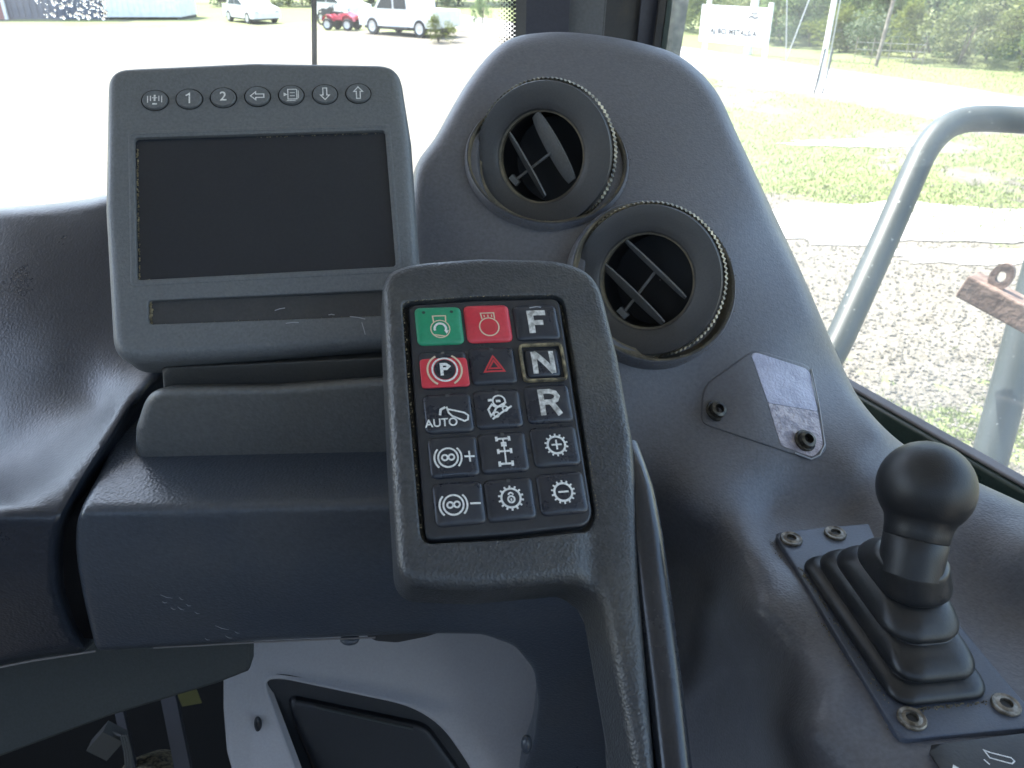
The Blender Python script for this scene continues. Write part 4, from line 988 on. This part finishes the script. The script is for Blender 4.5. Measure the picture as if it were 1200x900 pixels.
for y in ys:
    for x in xs:
        nr = -32 <= x <= 24 and 2 <= y <= 52
        verts.append((x, y, .006*mnoise.noise(Vector((x*.5, y*.5, 0))) if nr and road_s(x, y) < -.6 else 0)); att.append(gmask(x, y) if nr else (1. if y > 52 else .2))
nx_ = len(xs); faces = [(j*nx_+i, j*nx_+i+1, (j+1)*nx_+i+1, (j+1)*nx_+i) for j in range(len(ys)-1) for i in range(nx_-1)]
go = mesh_obj('yard_ground', verts, faces, 'ground'); a_ = go.data.attributes.new('grass', 'FLOAT', 'POINT'); a_.data.foreach_set('value', att); tag(go, kind='structure')
def P2(s_, t, z): p = r0+rn*s_+rd*t; return (p.x, p.y, z)
m = MB(); N = 60; v = []
for i in range(N+1):
    t = -30+i*(60/N); w0 = .25*mnoise.noise(Vector((t*.5, 0, 3))); w1 = .25*mnoise.noise(Vector((t*.5, 9, 3))); v += [P2(w0, t, .012), P2(3.9+w1, t, .012)]
m.add(v, [(2*i, 2*i+1, 2*i+3, 2*i+2) for i in range(N)]); tag(m.build('road', 'road'), kind='structure')
for i, (cx, cy, a, b) in enumerate([(1060, 262, 2.6, .75), (1150, 300, 1.0, .28), (1010, 168, 1.2, .35)]):
    c = ground(cx, cy); pts = []
    for j in range(90):
        t = 2*math.pi*j/90; q = 1+.4*mnoise.noise(Vector((math.cos(t)*1.5, math.sin(t)*1.5, i*7)))+.35*mnoise.noise(Vector((math.cos(t)*5, math.sin(t)*5, i*3))); pts.append((c.x+a*q*math.cos(t), c.y+b*q*math.sin(t), .012))
    m = MB(); m.add(pts+[(c.x, c.y, .012)], [(90, j, (j+1) % 90) for j in range(90)]); tag(m.build('puddle', 'water', loc=(c.x, c.y, .012), smooth=False), kind='structure')
# grass blades and stones
m = MB(); V = []; Fc = []
cnt = 0
while cnt < 34000:
    px = random.uniform(800, 1230); py = 70+480*random.random()**1.15; g_ = ground(px, py)
    if g_.y > 30 or gmask(g_.x, g_.y)+.25*mnoise.noise(Vector((g_.x*3.5, g_.y*3.5, 0)))+.1 < .5+.12*random.random(): cnt += .2; continue
    if -.5 < road_s(g_.x, g_.y) < 4.2: continue
    h = random.uniform(.02, .06)*(1 if g_.y > 8 else .7); w = random.uniform(.003, .008)*(1+g_.y*.025); a = random.random()*6.28; b = len(V)
    lx, ly = random.gauss(0, .4)*h, random.gauss(0, .4)*h; x, y = g_.x+random.gauss(0, .03), g_.y+random.gauss(0, .03)
    V += [(x-w*math.cos(a), y-w*math.sin(a), 0), (x+w*math.cos(a), y+w*math.sin(a), 0), (x+lx, y+ly, h)]; Fc.append((b, b+1, b+2)); cnt += 1
tag(mesh_obj('grass_blades', V, Fc, 'blade_grass', smooth=False), 'short patchy grass growing through the gravel yard', 'grass', kind='stuff')
V = []; Fc = []
oct_ = [(1, 0, 0), (0, 1, 0), (-1, 0, 0), (0, -1, 0), (0, 0, 1), (0, 0, -1)]; of_ = [(0, 1, 4), (1, 2, 4), (2, 3, 4), (3, 0, 4), (1, 0, 5), (2, 1, 5), (3, 2, 5), (0, 3, 5)]
for i in range(9000):
    px = random.uniform(860, 1230); py = random.uniform(215, 560); g_ = ground(px, py); s_ = .006+.016*random.random()**2; b = len(V); a = random.random()*6.28; c_, n_ = math.cos(a), math.sin(a)
    sx, sy, sz = s_*random.uniform(.7, 1.4), s_*random.uniform(.7, 1.2), s_*random.uniform(.4, .8)
    V += [(g_.x+(x*sx*c_-y*sy*n_), g_.y+(x*sx*n_+y*sy*c_), .01+z*sz) for x, y, z in oct_]; Fc += [tuple(b+j for j in f) for f in of_]
tag(mesh_obj('gravel_stones', V, Fc, 'stone', smooth=False), 'loose pale gravel stones scattered over the yard', 'gravel', kind='stuff')

# foliage
def crown_mesh(name, n, leaf, mat, seed, flat=.8, clumps=16):
    r = random.Random(seed); V = []; Fc = []; cl = []
    for i in range(clumps):
        a = r.random()*6.28; z = r.uniform(-.6, .95); q = math.sqrt(max(0, 1-z*z))*r.uniform(.35, .95); cl.append((q*math.cos(a), q*math.sin(a), z*flat, r.uniform(.22, .45)))
    for i in range(n):
        cx, cy, cz, cr = r.choice(cl); d = Vector((r.gauss(0, 1), r.gauss(0, 1), r.gauss(0, 1))).normalized()*cr*r.random()**.35
        p = Vector((cx, cy, cz))+d; u = Vector((r.gauss(0, 1), r.gauss(0, 1), r.gauss(0, 1))).normalized(); w = u.orthogonal().normalized(); s_ = leaf*r.uniform(.6, 1.3); b = len(V)
        V += [p-u*s_, p-w*s_*.45, p+u*s_, p+w*s_*.45]; Fc.append((b, b+1, b+2, b+3))
    me = bpy.data.meshes.new(name); me.from_pydata([tuple(v) for v in V], [], Fc); me.materials.append(M[mat]); return me
CM = {k_: [crown_mesh('crown', 2600, .055, k_, 11*i+j) for j in range(2)] for i, k_ in enumerate(('leaf_a', 'leaf_b', 'leaf_c'))}
def bush(x, y, r, h, mat, label, group, name='bush'):
    t = thing(name, label, 'bush', (x, y, 0), group)
    o = bpy.data.objects.new('foliage', random.choice(CM[mat])); S.collection.objects.link(o); o.parent = t; o.location = (0, 0, h*.42); o.scale = (r, r*.8, h*.62); o.rotation_euler = (0, 0, random.random()*6.28)
    m = MB()
    for k_ in range(3): a = random.random()*6.28; m.tube([(x, y, 0), (x+r*.2*math.cos(a), y+r*.2*math.sin(a), h*.3), (x+r*.4*math.cos(a), y+r*.4*math.sin(a), h*.6)], [.03, .02, .01], 5)
    m.build('stems', 'bark', t); return t
def tree(x, y, h, r, mat, label, group, tr=.13, crowns=5):
    t = thing('tree', label, 'tree', (x, y, 0), group); m = MB(); tt = mnoise.noise(Vector((x, y, 0)))*.8
    top = (x+tt, y, h*.75); m.tube([(x, y, -.05), (x+tt*.3, y, h*.25), (x+tt*.6, y, h*.5), top], [tr*1.25, tr, tr*.8, tr*.4], 9)
    m.build('trunk', 'bark', t); m = MB()
    for k_ in range(5):
        a = k_*1.3+x; z0 = h*(.3+.08*k_); m.tube([(x+tt*z0/h, y, z0), (x+tt*z0/h+r*.5*math.cos(a), y+r*.5*math.sin(a), z0+h*.15)], [tr*.4, tr*.15], 5)
    m.build('branches', 'bark', t)
    for k_ in range(crowns):
        a = k_*2.4+x; q = r*.5*(k_ > 0); o = bpy.data.objects.new('crown', CM[mat][k_ % 2]); S.collection.objects.link(o); o.parent = t
        o.location = (tt*.7+q*math.cos(a), q*math.sin(a), h*(.80-.07*k_)); o.scale = (r*.7, r*.7, h*.24); o.rotation_euler = (0, 0, a)
    return t
mats = ('leaf_a', 'leaf_b', 'leaf_c'); wd = {'leaf_a': 'mid green', 'leaf_b': 'yellow green', 'leaf_c': 'dark green'}
# right-hand undergrowth beyond the road: rows following the far verge
def px_of(x, y, z=0.5):
    zz = z-EYE; d = y*CP-zz*SP; return 600+F*x/d
ORD = ['leftmost', 'second', 'third', 'fourth', 'fifth', 'sixth', 'seventh', 'eighth', 'ninth', 'tenth', 'eleventh', 'twelfth', 'thirteenth', 'fourteenth', 'fifteenth', 'sixteenth']
def nth(k): return 'leftmost' if k == 0 else ORD[k]+' from the left'
for row, (s_, hh, rr) in enumerate(((8.2, 1.7, 1.25), (10.3, 2.9, 1.8), (13.0, 4.2, 2.6))):
    t = -12.; row_ = []
    while t < 18:
        x, y, _ = P2(s_+random.uniform(-.5, .5), t, 0); mt = ('leaf_b', 'leaf_a', 'leaf_c')[row] if random.random() < .6 else random.choice(mats)
        if 790 < px_of(x, y) < 1260: row_.append((x, y, mt))
        t += rr*1.25
    row_.sort(key=lambda q: px_of(q[0], q[1]))
    for k_, (x, y, mt) in enumerate(row_):
        lbl = {0: 'low %s bush, %s of the front row across the road', 1: 'taller %s bush, %s of the middle row across the road', 2: 'tall %s thicket bush, %s of the back row across the road'}[row] % (wd[mt], nth(k_))
        bush(x, y, rr*random.uniform(.85, 1.25), hh*random.uniform(.8, 1.2), mt, lbl, 'undergrowth across the road')
tl_ = []
for t, mt in ((-11, 'leaf_c'), (-5, 'leaf_a'), (1, 'leaf_c'), (6, 'leaf_a'), (11, 'leaf_c'), (16, 'leaf_a')):
    x, y, _ = P2(12.5+random.random()*2, t, 0)
    if 760 < px_of(x, y) < 1300: tl_.append((px_of(x, y), x, y, mt))
for k_, (_, x, y, mt) in enumerate(sorted(tl_)): tree(x, y, 9+random.random()*2, 3.4, mt, '%s tree rising out of the thicket across the road, %s' % (wd[mt], nth(k_)), 'trees across the road')
# left-hand background behind the parked vehicles
k_ = 0
for j in range(26):
    px = -60+j*27
    if px <= 222 or px > 600: continue
    g_ = ground(px, 14-random.random()*5); mt = random.choice(mats)
    bush(g_.x, g_.y+2+random.random()*3, 2.0, 3.6*random.uniform(.8, 1.2), mt, '%s bush behind the parked vehicles, %s' % (wd[mt], nth(k_)), 'bushes behind the parked vehicles'); k_ += 1
for k_, (px, mt) in enumerate(((240, 'leaf_b'), (350, 'leaf_a'), (425, 'leaf_c'), (520, 'leaf_a'), (560, 'leaf_c'))):
    g_ = ground(px, 6); tree(g_.x, g_.y+4, 9.5, 3.4, mt, '%s tree behind the parked vehicles, %s' % (wd[mt], nth(k_)), 'trees behind the yard', .2)
g_ = ground(514, 50); bush(g_.x, g_.y, .75, 1.0, 'leaf_b', 'small yellow green bush in front of the white pickup', None)
g_ = ground(565, 30); bush(g_.x, g_.y, .5, 1.3, 'leaf_a', 'small round green bush right of the white pickup', None)

# vehicles
def vframe(px, py, ang): g_ = ground(px, py); a = math.radians(ang); return Frame(g_, (math.cos(a), math.sin(a), 0), (-math.sin(a), math.cos(a), 0))
def car_body(fr, prof, W, mat, name, parent, tuck=.06):
    rings = []
    for s_, w in ((-1, .90), (-.96, .97), (-.5, 1), (.5, 1), (.96, .97), (1, .90)):
        rings.append([fr.w(x*(1 if abs(s_) < 1 else .985), s_*W/2, z-(0.02 if abs(s_) == 1 and z > .8 else 0)) for x, z in prof])
    m = MB(); m.loft(rings); return m.build(name, mat, parent, sharp=40)
def wheels(fr, xsw, W, r, parent):
    for x in xsw:
        for s_ in (-1, 1):
            f_ = Frame(fr.w(x, s_*(W/2-.09), r), fr.ex, fr.n*1); f_ = Frame(f_.o, fr.ex, fr.n)   # n = ex x up -> -ey
            sg = -1 if f_.n.dot(fr.ey) > 0 else 1; sg *= s_
            m = MB(); q = -sg
            m.lathe([(r*.55, -q*.11), (r*.93, -q*.11), (r, -q*.07), (r, q*.07), (r*.93, q*.11), (r*.62, q*.11)], f_, 24, True, False); wo = m.build('wheel', 'tyre', parent)
            m = MB(); m.lathe([(r*.63, q*.10), (r*.6, q*.115), (r*.3, q*.08), (r*.12, q*.12), (.001, q*.12)], f_, 20); m.build('hub', 'hub', wo)
def side_windows(fr, quads, W, parent):
    for s_ in (-1, 1):
        for qd in quads:
            m = MB(); y = s_*(W/2+.002); v = [fr.w(x, y, z) for x, z in qd]+[fr.w(x, y+s_*.012, z) for x, z in qd]; n = len(qd)
            m.add(v, [tuple(range(n)), tuple(range(n, 2*n))]+[(i_, (i_+1) % n, n+(i_+1) % n, n+i_) for i_ in range(n)]); m.build('window', 'car_glass', parent, smooth=False)
# white saloon
fr = vframe(296, 26, -50)
sa = thing('parked_car', 'white saloon car parked at the far side of the yard', 'car', fr.o)
car_body(fr, [(-2.15, .30), (-2.2, .62), (-2.1, .92), (-1.5, .98), (-.9, 1.40), (.35, 1.42), (1.05, .98), (1.95, .84), (2.15, .62), (2.15, .30)], 1.72, 'white_paint', 'body', sa)
side_windows(fr, [[(-1.2, 1.0), (-.80, 1.33), (-.25, 1.35), (-.25, 1.0)], [(-.17, 1.0), (-.17, 1.35), (.30, 1.34), (.85, 1.0)]], 1.72, sa); wheels(fr, (-1.32, 1.32), 1.74, .32, sa)
m = MB(); m.box((-1.9, -.8, .2), (1.9, .8, .31), fr); m.build('underbody', 'dark_metal', sa, smooth=False)
for s_ in (-1, 1): m = MB(); m.box((2.10, s_*.62-.14, .60), (2.165, s_*.62+.14, .72), fr); m.build('headlight', 'hub', sa, smooth=False)
# white pickup
fr = vframe(480, 41, -38)
pk = thing('pickup_truck', 'white crew pickup truck parked beside the red quad bike', 'pickup truck', fr.o)
car_body(fr, [(-2.6, .42), (-2.62, .95), (-2.45, 1.12), (-1.45, 1.20), (-.95, 1.78), (.85, 1.80), (.98, 1.22), (2.6, 1.20), (2.62, .45)], 1.9, 'white_paint', 'body', pk)
side_windows(fr, [[(-1.25, 1.22), (-.86, 1.68), (-.15, 1.70), (-.15, 1.22)], [(-.05, 1.22), (-.05, 1.70), (.75, 1.70), (.80, 1.22)]], 1.9, pk); wheels(fr, (-1.62, 1.62), 1.92, .40, pk)
m = MB(); m.box((-2.3, -.85, .28), (2.3, .85, .44), fr); m.build('underbody', 'dark_metal', pk, smooth=False)
m = MB(); m.box((-.5, -1.04, .38), (.9, -.94, .43), fr); m.build('side_step', 'dark_metal', pk, smooth=False)
for s_ in (-1, 1): m = MB(); m.box((-2.64, s_*.68-.15, .80), (-2.58, s_*.68+.15, .98), fr); m.build('headlight', 'hub', pk, smooth=False)
# second white vehicle seen right behind the quad
fr = vframe(403, 24, -48)
sv = thing('parked_car', 'white hatchback half hidden behind the red quad bike', 'car', fr.o)
car_body(fr, [(-2.0, .30), (-2.05, .7), (-1.9, 1.3), (-1.5, 1.5), (.45, 1.52), (1.1, 1.02), (1.9, .9), (2.0, .6), (2.0, .30)], 1.7, 'white_paint', 'body', sv)
side_windows(fr, [[(-1.7, 1.02), (-1.45, 1.42), (-.5, 1.45), (-.5, 1.02)], [(-.4, 1.02), (-.4, 1.45), (.4, 1.43), (.9, 1.02)]], 1.7, sv); wheels(fr, (-1.25, 1.25), 1.72, .31, sv)
# quad bike
fr = vframe(402, 35, -20)
qb = thing('quad_bike', 'red quad bike with black wheels beside the white pickup', 'quad bike', fr.o)
m = MB()
m.loft([[fr.w(x, s_*w, z) for x, z in ((-.75, .5), (-.72, .72), (-.35, .78), (-.1, .66), (.15, .80), (.45, .86), (.8, .66), (.78, .5))] for s_, w in ((-1, .32), (-1, .18), (1, .18), (1, .32))]); m.build('body', 'red_paint', qb)
for sx in (-.6, .6):
    for s_ in (-1, 1): m = MB(); m.loft([[fr.w(sx+.36*math.cos(a), s_*.25+s_*.25*k_, .45+.32*math.sin(a)) for a in (0, .6, 1.2, 1.9, 2.5, 3.14)] for k_ in (0, 1)], False, False); m.build('mudguard', 'red_paint', qb)
wheels(fr, (-.6, .6), 1.15, .29, qb)
m = MB(); m.loft([[fr.w(x, s_*.14, z) for x, z in ((-.6, .76), (-.5, .90), (-.05, .88), (.05, .78))] for s_ in (-1, 1)]); m.build('seat', 'tyre', qb)
m = MB(); m.tube([fr.w(.3, -.36, 1.02), fr.w(.42, -.1, .98), fr.w(.42, .1, .98), fr.w(.3, .36, 1.02)], .018, 8); m.tube([fr.w(.42, 0, .98), fr.w(.55, 0, .7)], .02, 8); m.build('handlebar', 'dark_metal', qb)
# motorcycle wheels left of it
fr = vframe(386, 30, -35)
mc = thing('dirt_bike', 'dark dirt bike standing left of the red quad bike', 'motorcycle', fr.o)
for x in (-.62, .62):
    f_ = Frame(fr.w(x, 0, .33), fr.ex, fr.n); m = MB(); m.lathe([(.24, -.04), (.33, -.03), (.34, 0), (.33, .03), (.24, .04), (.24, -.04)], f_, 22); w_ = m.build('wheel', 'tyre', mc)
    m = MB(); m.lathe([(.05, -.05), (.05, .05)], f_, 10, True, True)
    for k_ in range(6): a = k_*math.pi/3; m.tube([f_.w(0, 0, 0), f_.w(.25*math.cos(a), .25*math.sin(a), 0)], .006, 4)
    m.build('spokes', 'hub', w_)
m = MB(); m.loft([[fr.w(x, s_*.09, z) for x, z in ((-.5, .78), (-.4, .90), (0, .86), (.25, 1.0), (.42, .92), (.2, .6), (-.1, .45), (-.3, .6))] for s_ in (-1, 1)]); m.build('body', 'dark_metal', mc)
m = MB(); m.tube([fr.w(.62, 0, .33), fr.w(.42, 0, 1.05)], .025, 8); m.tube([fr.w(.38, -.32, 1.12), fr.w(.42, 0, 1.05), fr.w(.38, .32, 1.12)], .015, 8); m.build('fork', 'dark_metal', mc)

for o_ in (sa, pk, sv, qb, mc): o_.scale = (.84, .84, .84)

# workshop shed at top left and pale container next to it
g0, g1 = ground(-60, 22.5), ground(121, 22.5); bd = (g1-g0).normalized(); fr = Frame(g0, bd, (-bd.y, bd.x, 0)); Lb = (g1-g0).length
sh = thing('workshop_shed', 'dark blue grey corrugated shed at the far left of the yard', 'shed', g0)
m = MB(); m.box((0, 0, 0), (Lb, 8, 4.2), fr); m.build('wall', 'shed', sh, smooth=False)
m = MB(); m.loft([[fr.w(x, y, z) for y, z in ((-.4, 4.25), (4, 5.6), (8.4, 4.25), (8.4, 4.15), (4, 5.45), (-.4, 4.12))] for x in (-.4, Lb+.4)]); m.build('roof', 'hub', sh, smooth=False)
for kx_ in range(int(Lb/.33)):
    m = MB(); m.box((kx_*.33, -.05, 0.1), (kx_*.33+.14, -.003, 4.1), fr); m.build('cladding_rib', 'shed', sh, smooth=False)
x_red = fr.loc(4, 10)[0]
m = MB(); xr = (ground(8, 22.5)-g0).length; m.box((xr-2.2, -.11, 0), (xr, -.06, 3.0), fr); m.build('door', 'shed_red', sh, smooth=False)
m = MB(); xr = (ground(10, 22.5)-g0).length; m.box((xr-.06, -.22, 0), (xr+.1, -.12, 1.2), fr); m.build('gate_post', 'white_paint', sh, smooth=False)
g0, g1 = ground(124, 23), ground(213, 23); bd = (g1-g0).normalized(); fr = Frame(g0, bd, (-bd.y, bd.x, 0)); Lb = (g1-g0).length
ct = thing('shipping_container', 'white shipping container standing right of the dark shed', 'container', g0)
m = MB(); m.box((0, 0, .12), (Lb, 2.4, 2.7), fr); m.build('box_body', 'white_paint', ct, smooth=False)
for kx_ in range(int(Lb/.28)): m = MB(); m.box((kx_*.28+.05, -.03, .3), (kx_*.28+.17, -.003, 2.5), fr); m.build('wall_rib', 'white_paint', ct, smooth=False)
for u in (0, Lb-.2): m = MB(); m.box((u, .02, 0), (u+.2, 2.3, .118), fr); m.build('foot', 'dark_metal', ct, smooth=False)

# sign board
g0, g1 = ground(825, 64), ground(895, 72); bd = Vector((g1.x-g0.x, g1.y-g0.y, 0)); Ls = bd.length; bd.normalize(); fr = Frame(Vector((g0.x, g0.y, 0)), bd, (0, 0, 1))
sg = thing('sign_board', 'white sign board on two white posts across the road', 'sign', fr.o)
for u in (0, Ls): m = MB(); m.box((u-.06, 0, -.05), (u+.06, 1.66, .05), fr); m.build('post', 'white_paint', sg, smooth=False)
m = MB(); m.box((-.22, .42, .055), (Ls+.12, 1.52, .085), fr); pn = m.build('panel', 'white_paint', sg, smooth=False)
M['sign_ink'] = simple('sign_ink', (.02, .02, .025), .7)
ik = Ink(Frame(fr.w(0, 0, .086), fr.ex, fr.ey), h=.012)
if ik.fr.n.dot(NROOT-ik.fr.o) < 0: ik = Ink(Frame(fr.w(0, 0, .086), fr.ex, fr.ey), h=.012)
ik.text('AJ BCI METALS/A', Ls*.48, .76, .22, .045, 1.0, 0, 1.15).build('lettering', 'sign_ink', pn)
ik = Ink(Frame(fr.w(0, 0, .086), fr.ex, fr.ey), h=.012); ik.stroke([(Ls*.70, 1.20), (Ls*.74, 1.26), (Ls*.80, 1.21), (Ls*.86, 1.24)], .05).stroke([(Ls*.73, 1.34), (Ls*.84, 1.37)], .04).stroke([(Ls*.76, 1.29), (Ls*.86, 1.31)], .03).build('logo', 'sign_ink', pn)
# poles
def pole(px, py, top_dx, h, r, mat, name, label, cat='pole'):
    g_ = ground(px, py); t = thing(name, label, cat, g_); m = MB(); m.tube([g_-Vector((0, 0, .05)), g_+Vector((top_dx*.5, 0, h*.5)), g_+Vector((top_dx, 0, h))], [r*1.1, r, r*.85], 12); m.build('shaft', mat, t); return t, g_
t, g_ = pole(958, 109, .12, 8.5, .058, 'white_paint', 'utility_pole', 'tall pale utility pole with dark guards on the near verge')
for s_ in (-1, 1): m = MB(); m.tube([g_+Vector((s_*.10, -.05, 0)), g_+Vector((s_*.10+.05, -.05, .55)), g_+Vector((s_*.09+.08, -.05, 1.0))], .022, 6); m.build('guard_pipe', 'dark_metal', t)
m = MB(); m.tube([g_+Vector((.10, -.09, .1)), g_+Vector((.22, -.09, 8))], .012, 6); m.build('cable', 'wire', t)
pole(1026, 78, .62, 8.0, .05, 'wood_dark', 'leaning_pole', 'leaning weathered pole in front of the thicket, far verge')
pole(876, 64, .15, 7.5, .12, 'white_paint', 'utility_pole', 'pale pole standing behind the white sign board')
gw = thing('guy_wire', 'pair of pale guy wires rising behind the sign board', 'wire', ground(921, 71))
g_ = ground(921, 71)
for dx in (-.55, 1.15): m = MB(); m.tube([g_, g_+Vector((dx*1.5, .3, 6.5))], .016, 6); m.build('wire', 'wire', gw)
# low wire fence in the right background
fg0, fg1 = ground(1000, 74), ground(1080, 78)
fn = thing('wire_fence', 'low pale wire fence before the thicket, right background', 'fence', fg0)
for k_ in range(5): p = fg0.lerp(fg1, k_/4); m = MB(); m.tube([p, p+Vector((0, 0, .75))], .012, 6); m.build('fence_post', 'wood_dark', fn)
for z in (.2, .4, .6): m = MB(); m.tube([fg0+Vector((0, 0, z)), fg1+Vector((0, 0, z))], .004, 5); m.build('strand', 'wire', fn)

# truck's own hand rail outside the side window
hr = thing('hand_rail', 'speckled grey green tubular hand rail outside the side window', 'hand rail', pt(925, 560, 1.14))
path = [pt(925, 560, 1.14), pt(955, 455, 1.16), pt(985, 395, 1.18), pt(1035, 285, 1.22), pt(1070, 205, 1.26), pt(1083, 178, 1.27), pt(1100, 156, 1.28), pt(1122, 143, 1.29), pt(1150, 139, 1.29), pt(1200, 141, 1.28), pt(1330, 148, 1.22), pt(1480, 165, 1.14), pt(1540, 230, 1.10), pt(1560, 400, 1.06), pt(1570, 700, 1.0)]
def cr(path, sub=6):
    P = [path[0]]+path+[path[-1]]; out = []
    for i_ in range(1, len(P)-2):
        for k_ in range(sub):
            t = k_/sub; p0, p1, p2, p3 = P[i_-1:i_+3]; out.append(.5*((2*p1)+(p2-p0)*t+(2*p0-5*p1+4*p2-p3)*t*t+(3*p1-p0-3*p2+p3)*t**3))
    return out+[path[-1]]
m = MB(); m.tube(cr(path), .0205, 20); m.build('bent_tube', 'rail', hr)
# post and rusty beam of the machine parked alongside
pp = thing('steel_post', 'blue grey steel post under the rusty beam at right edge', 'post', pt(1150, 560, 2.0))
m = MB(); t0_, t1_ = pt(1150, 575, 2.0), pt(1232, 270, 2.0); t0_ = t0_+(t0_-t1_)*(t0_.z/(t1_.z-t0_.z)); m.tube([t0_, pt(1186, 440, 2.0), t1_], .042, 18); m.build('tube', 'rail', pp)
rb = thing('rusty_beam', 'rusty steel beam with lifting eye at the right edge', 'beam', pt(1135, 340, 1.9))
A, B = pt(1131, 333, 1.90), pt(1290, 418, 1.75); fr = Frame(A, B-A, (0, .15, 1)); Lr = (B-A).length
m = MB(); m.box((0, -.028, -.05), (Lr, .028, .03), fr); o = m.build('box_section', 'rust', rb, smooth=False); bv = o.modifiers.new('edge', 'BEVEL'); bv.width = .004; bv.segments = 2
m = MB(); out_ = [(.022, .026), (.030, .062), (.044, .080), (.060, .084), (.076, .072), (.088, .040), (.092, .026)]; n = 20
eye_ = Frame(fr.w(.056, .052, -.006), fr.ex, fr.ey)
m.loft([[eye_.w(q*math.cos(2*math.pi*i_/24)*.7, q*math.sin(2*math.pi*i_/24), h) for i_ in range(24)] for q, h in ((.034, -.006), (.034, .012), (.014, .012), (.014, -.006), (.034, -.006))], False, False); m.build('lifting_eye', 'rust', rb, sharp=30)
m = MB(); m.box((.20, .0285, -.04), (.34, .05, .02), fr); m.build('weld_block', 'rust', rb, smooth=False)
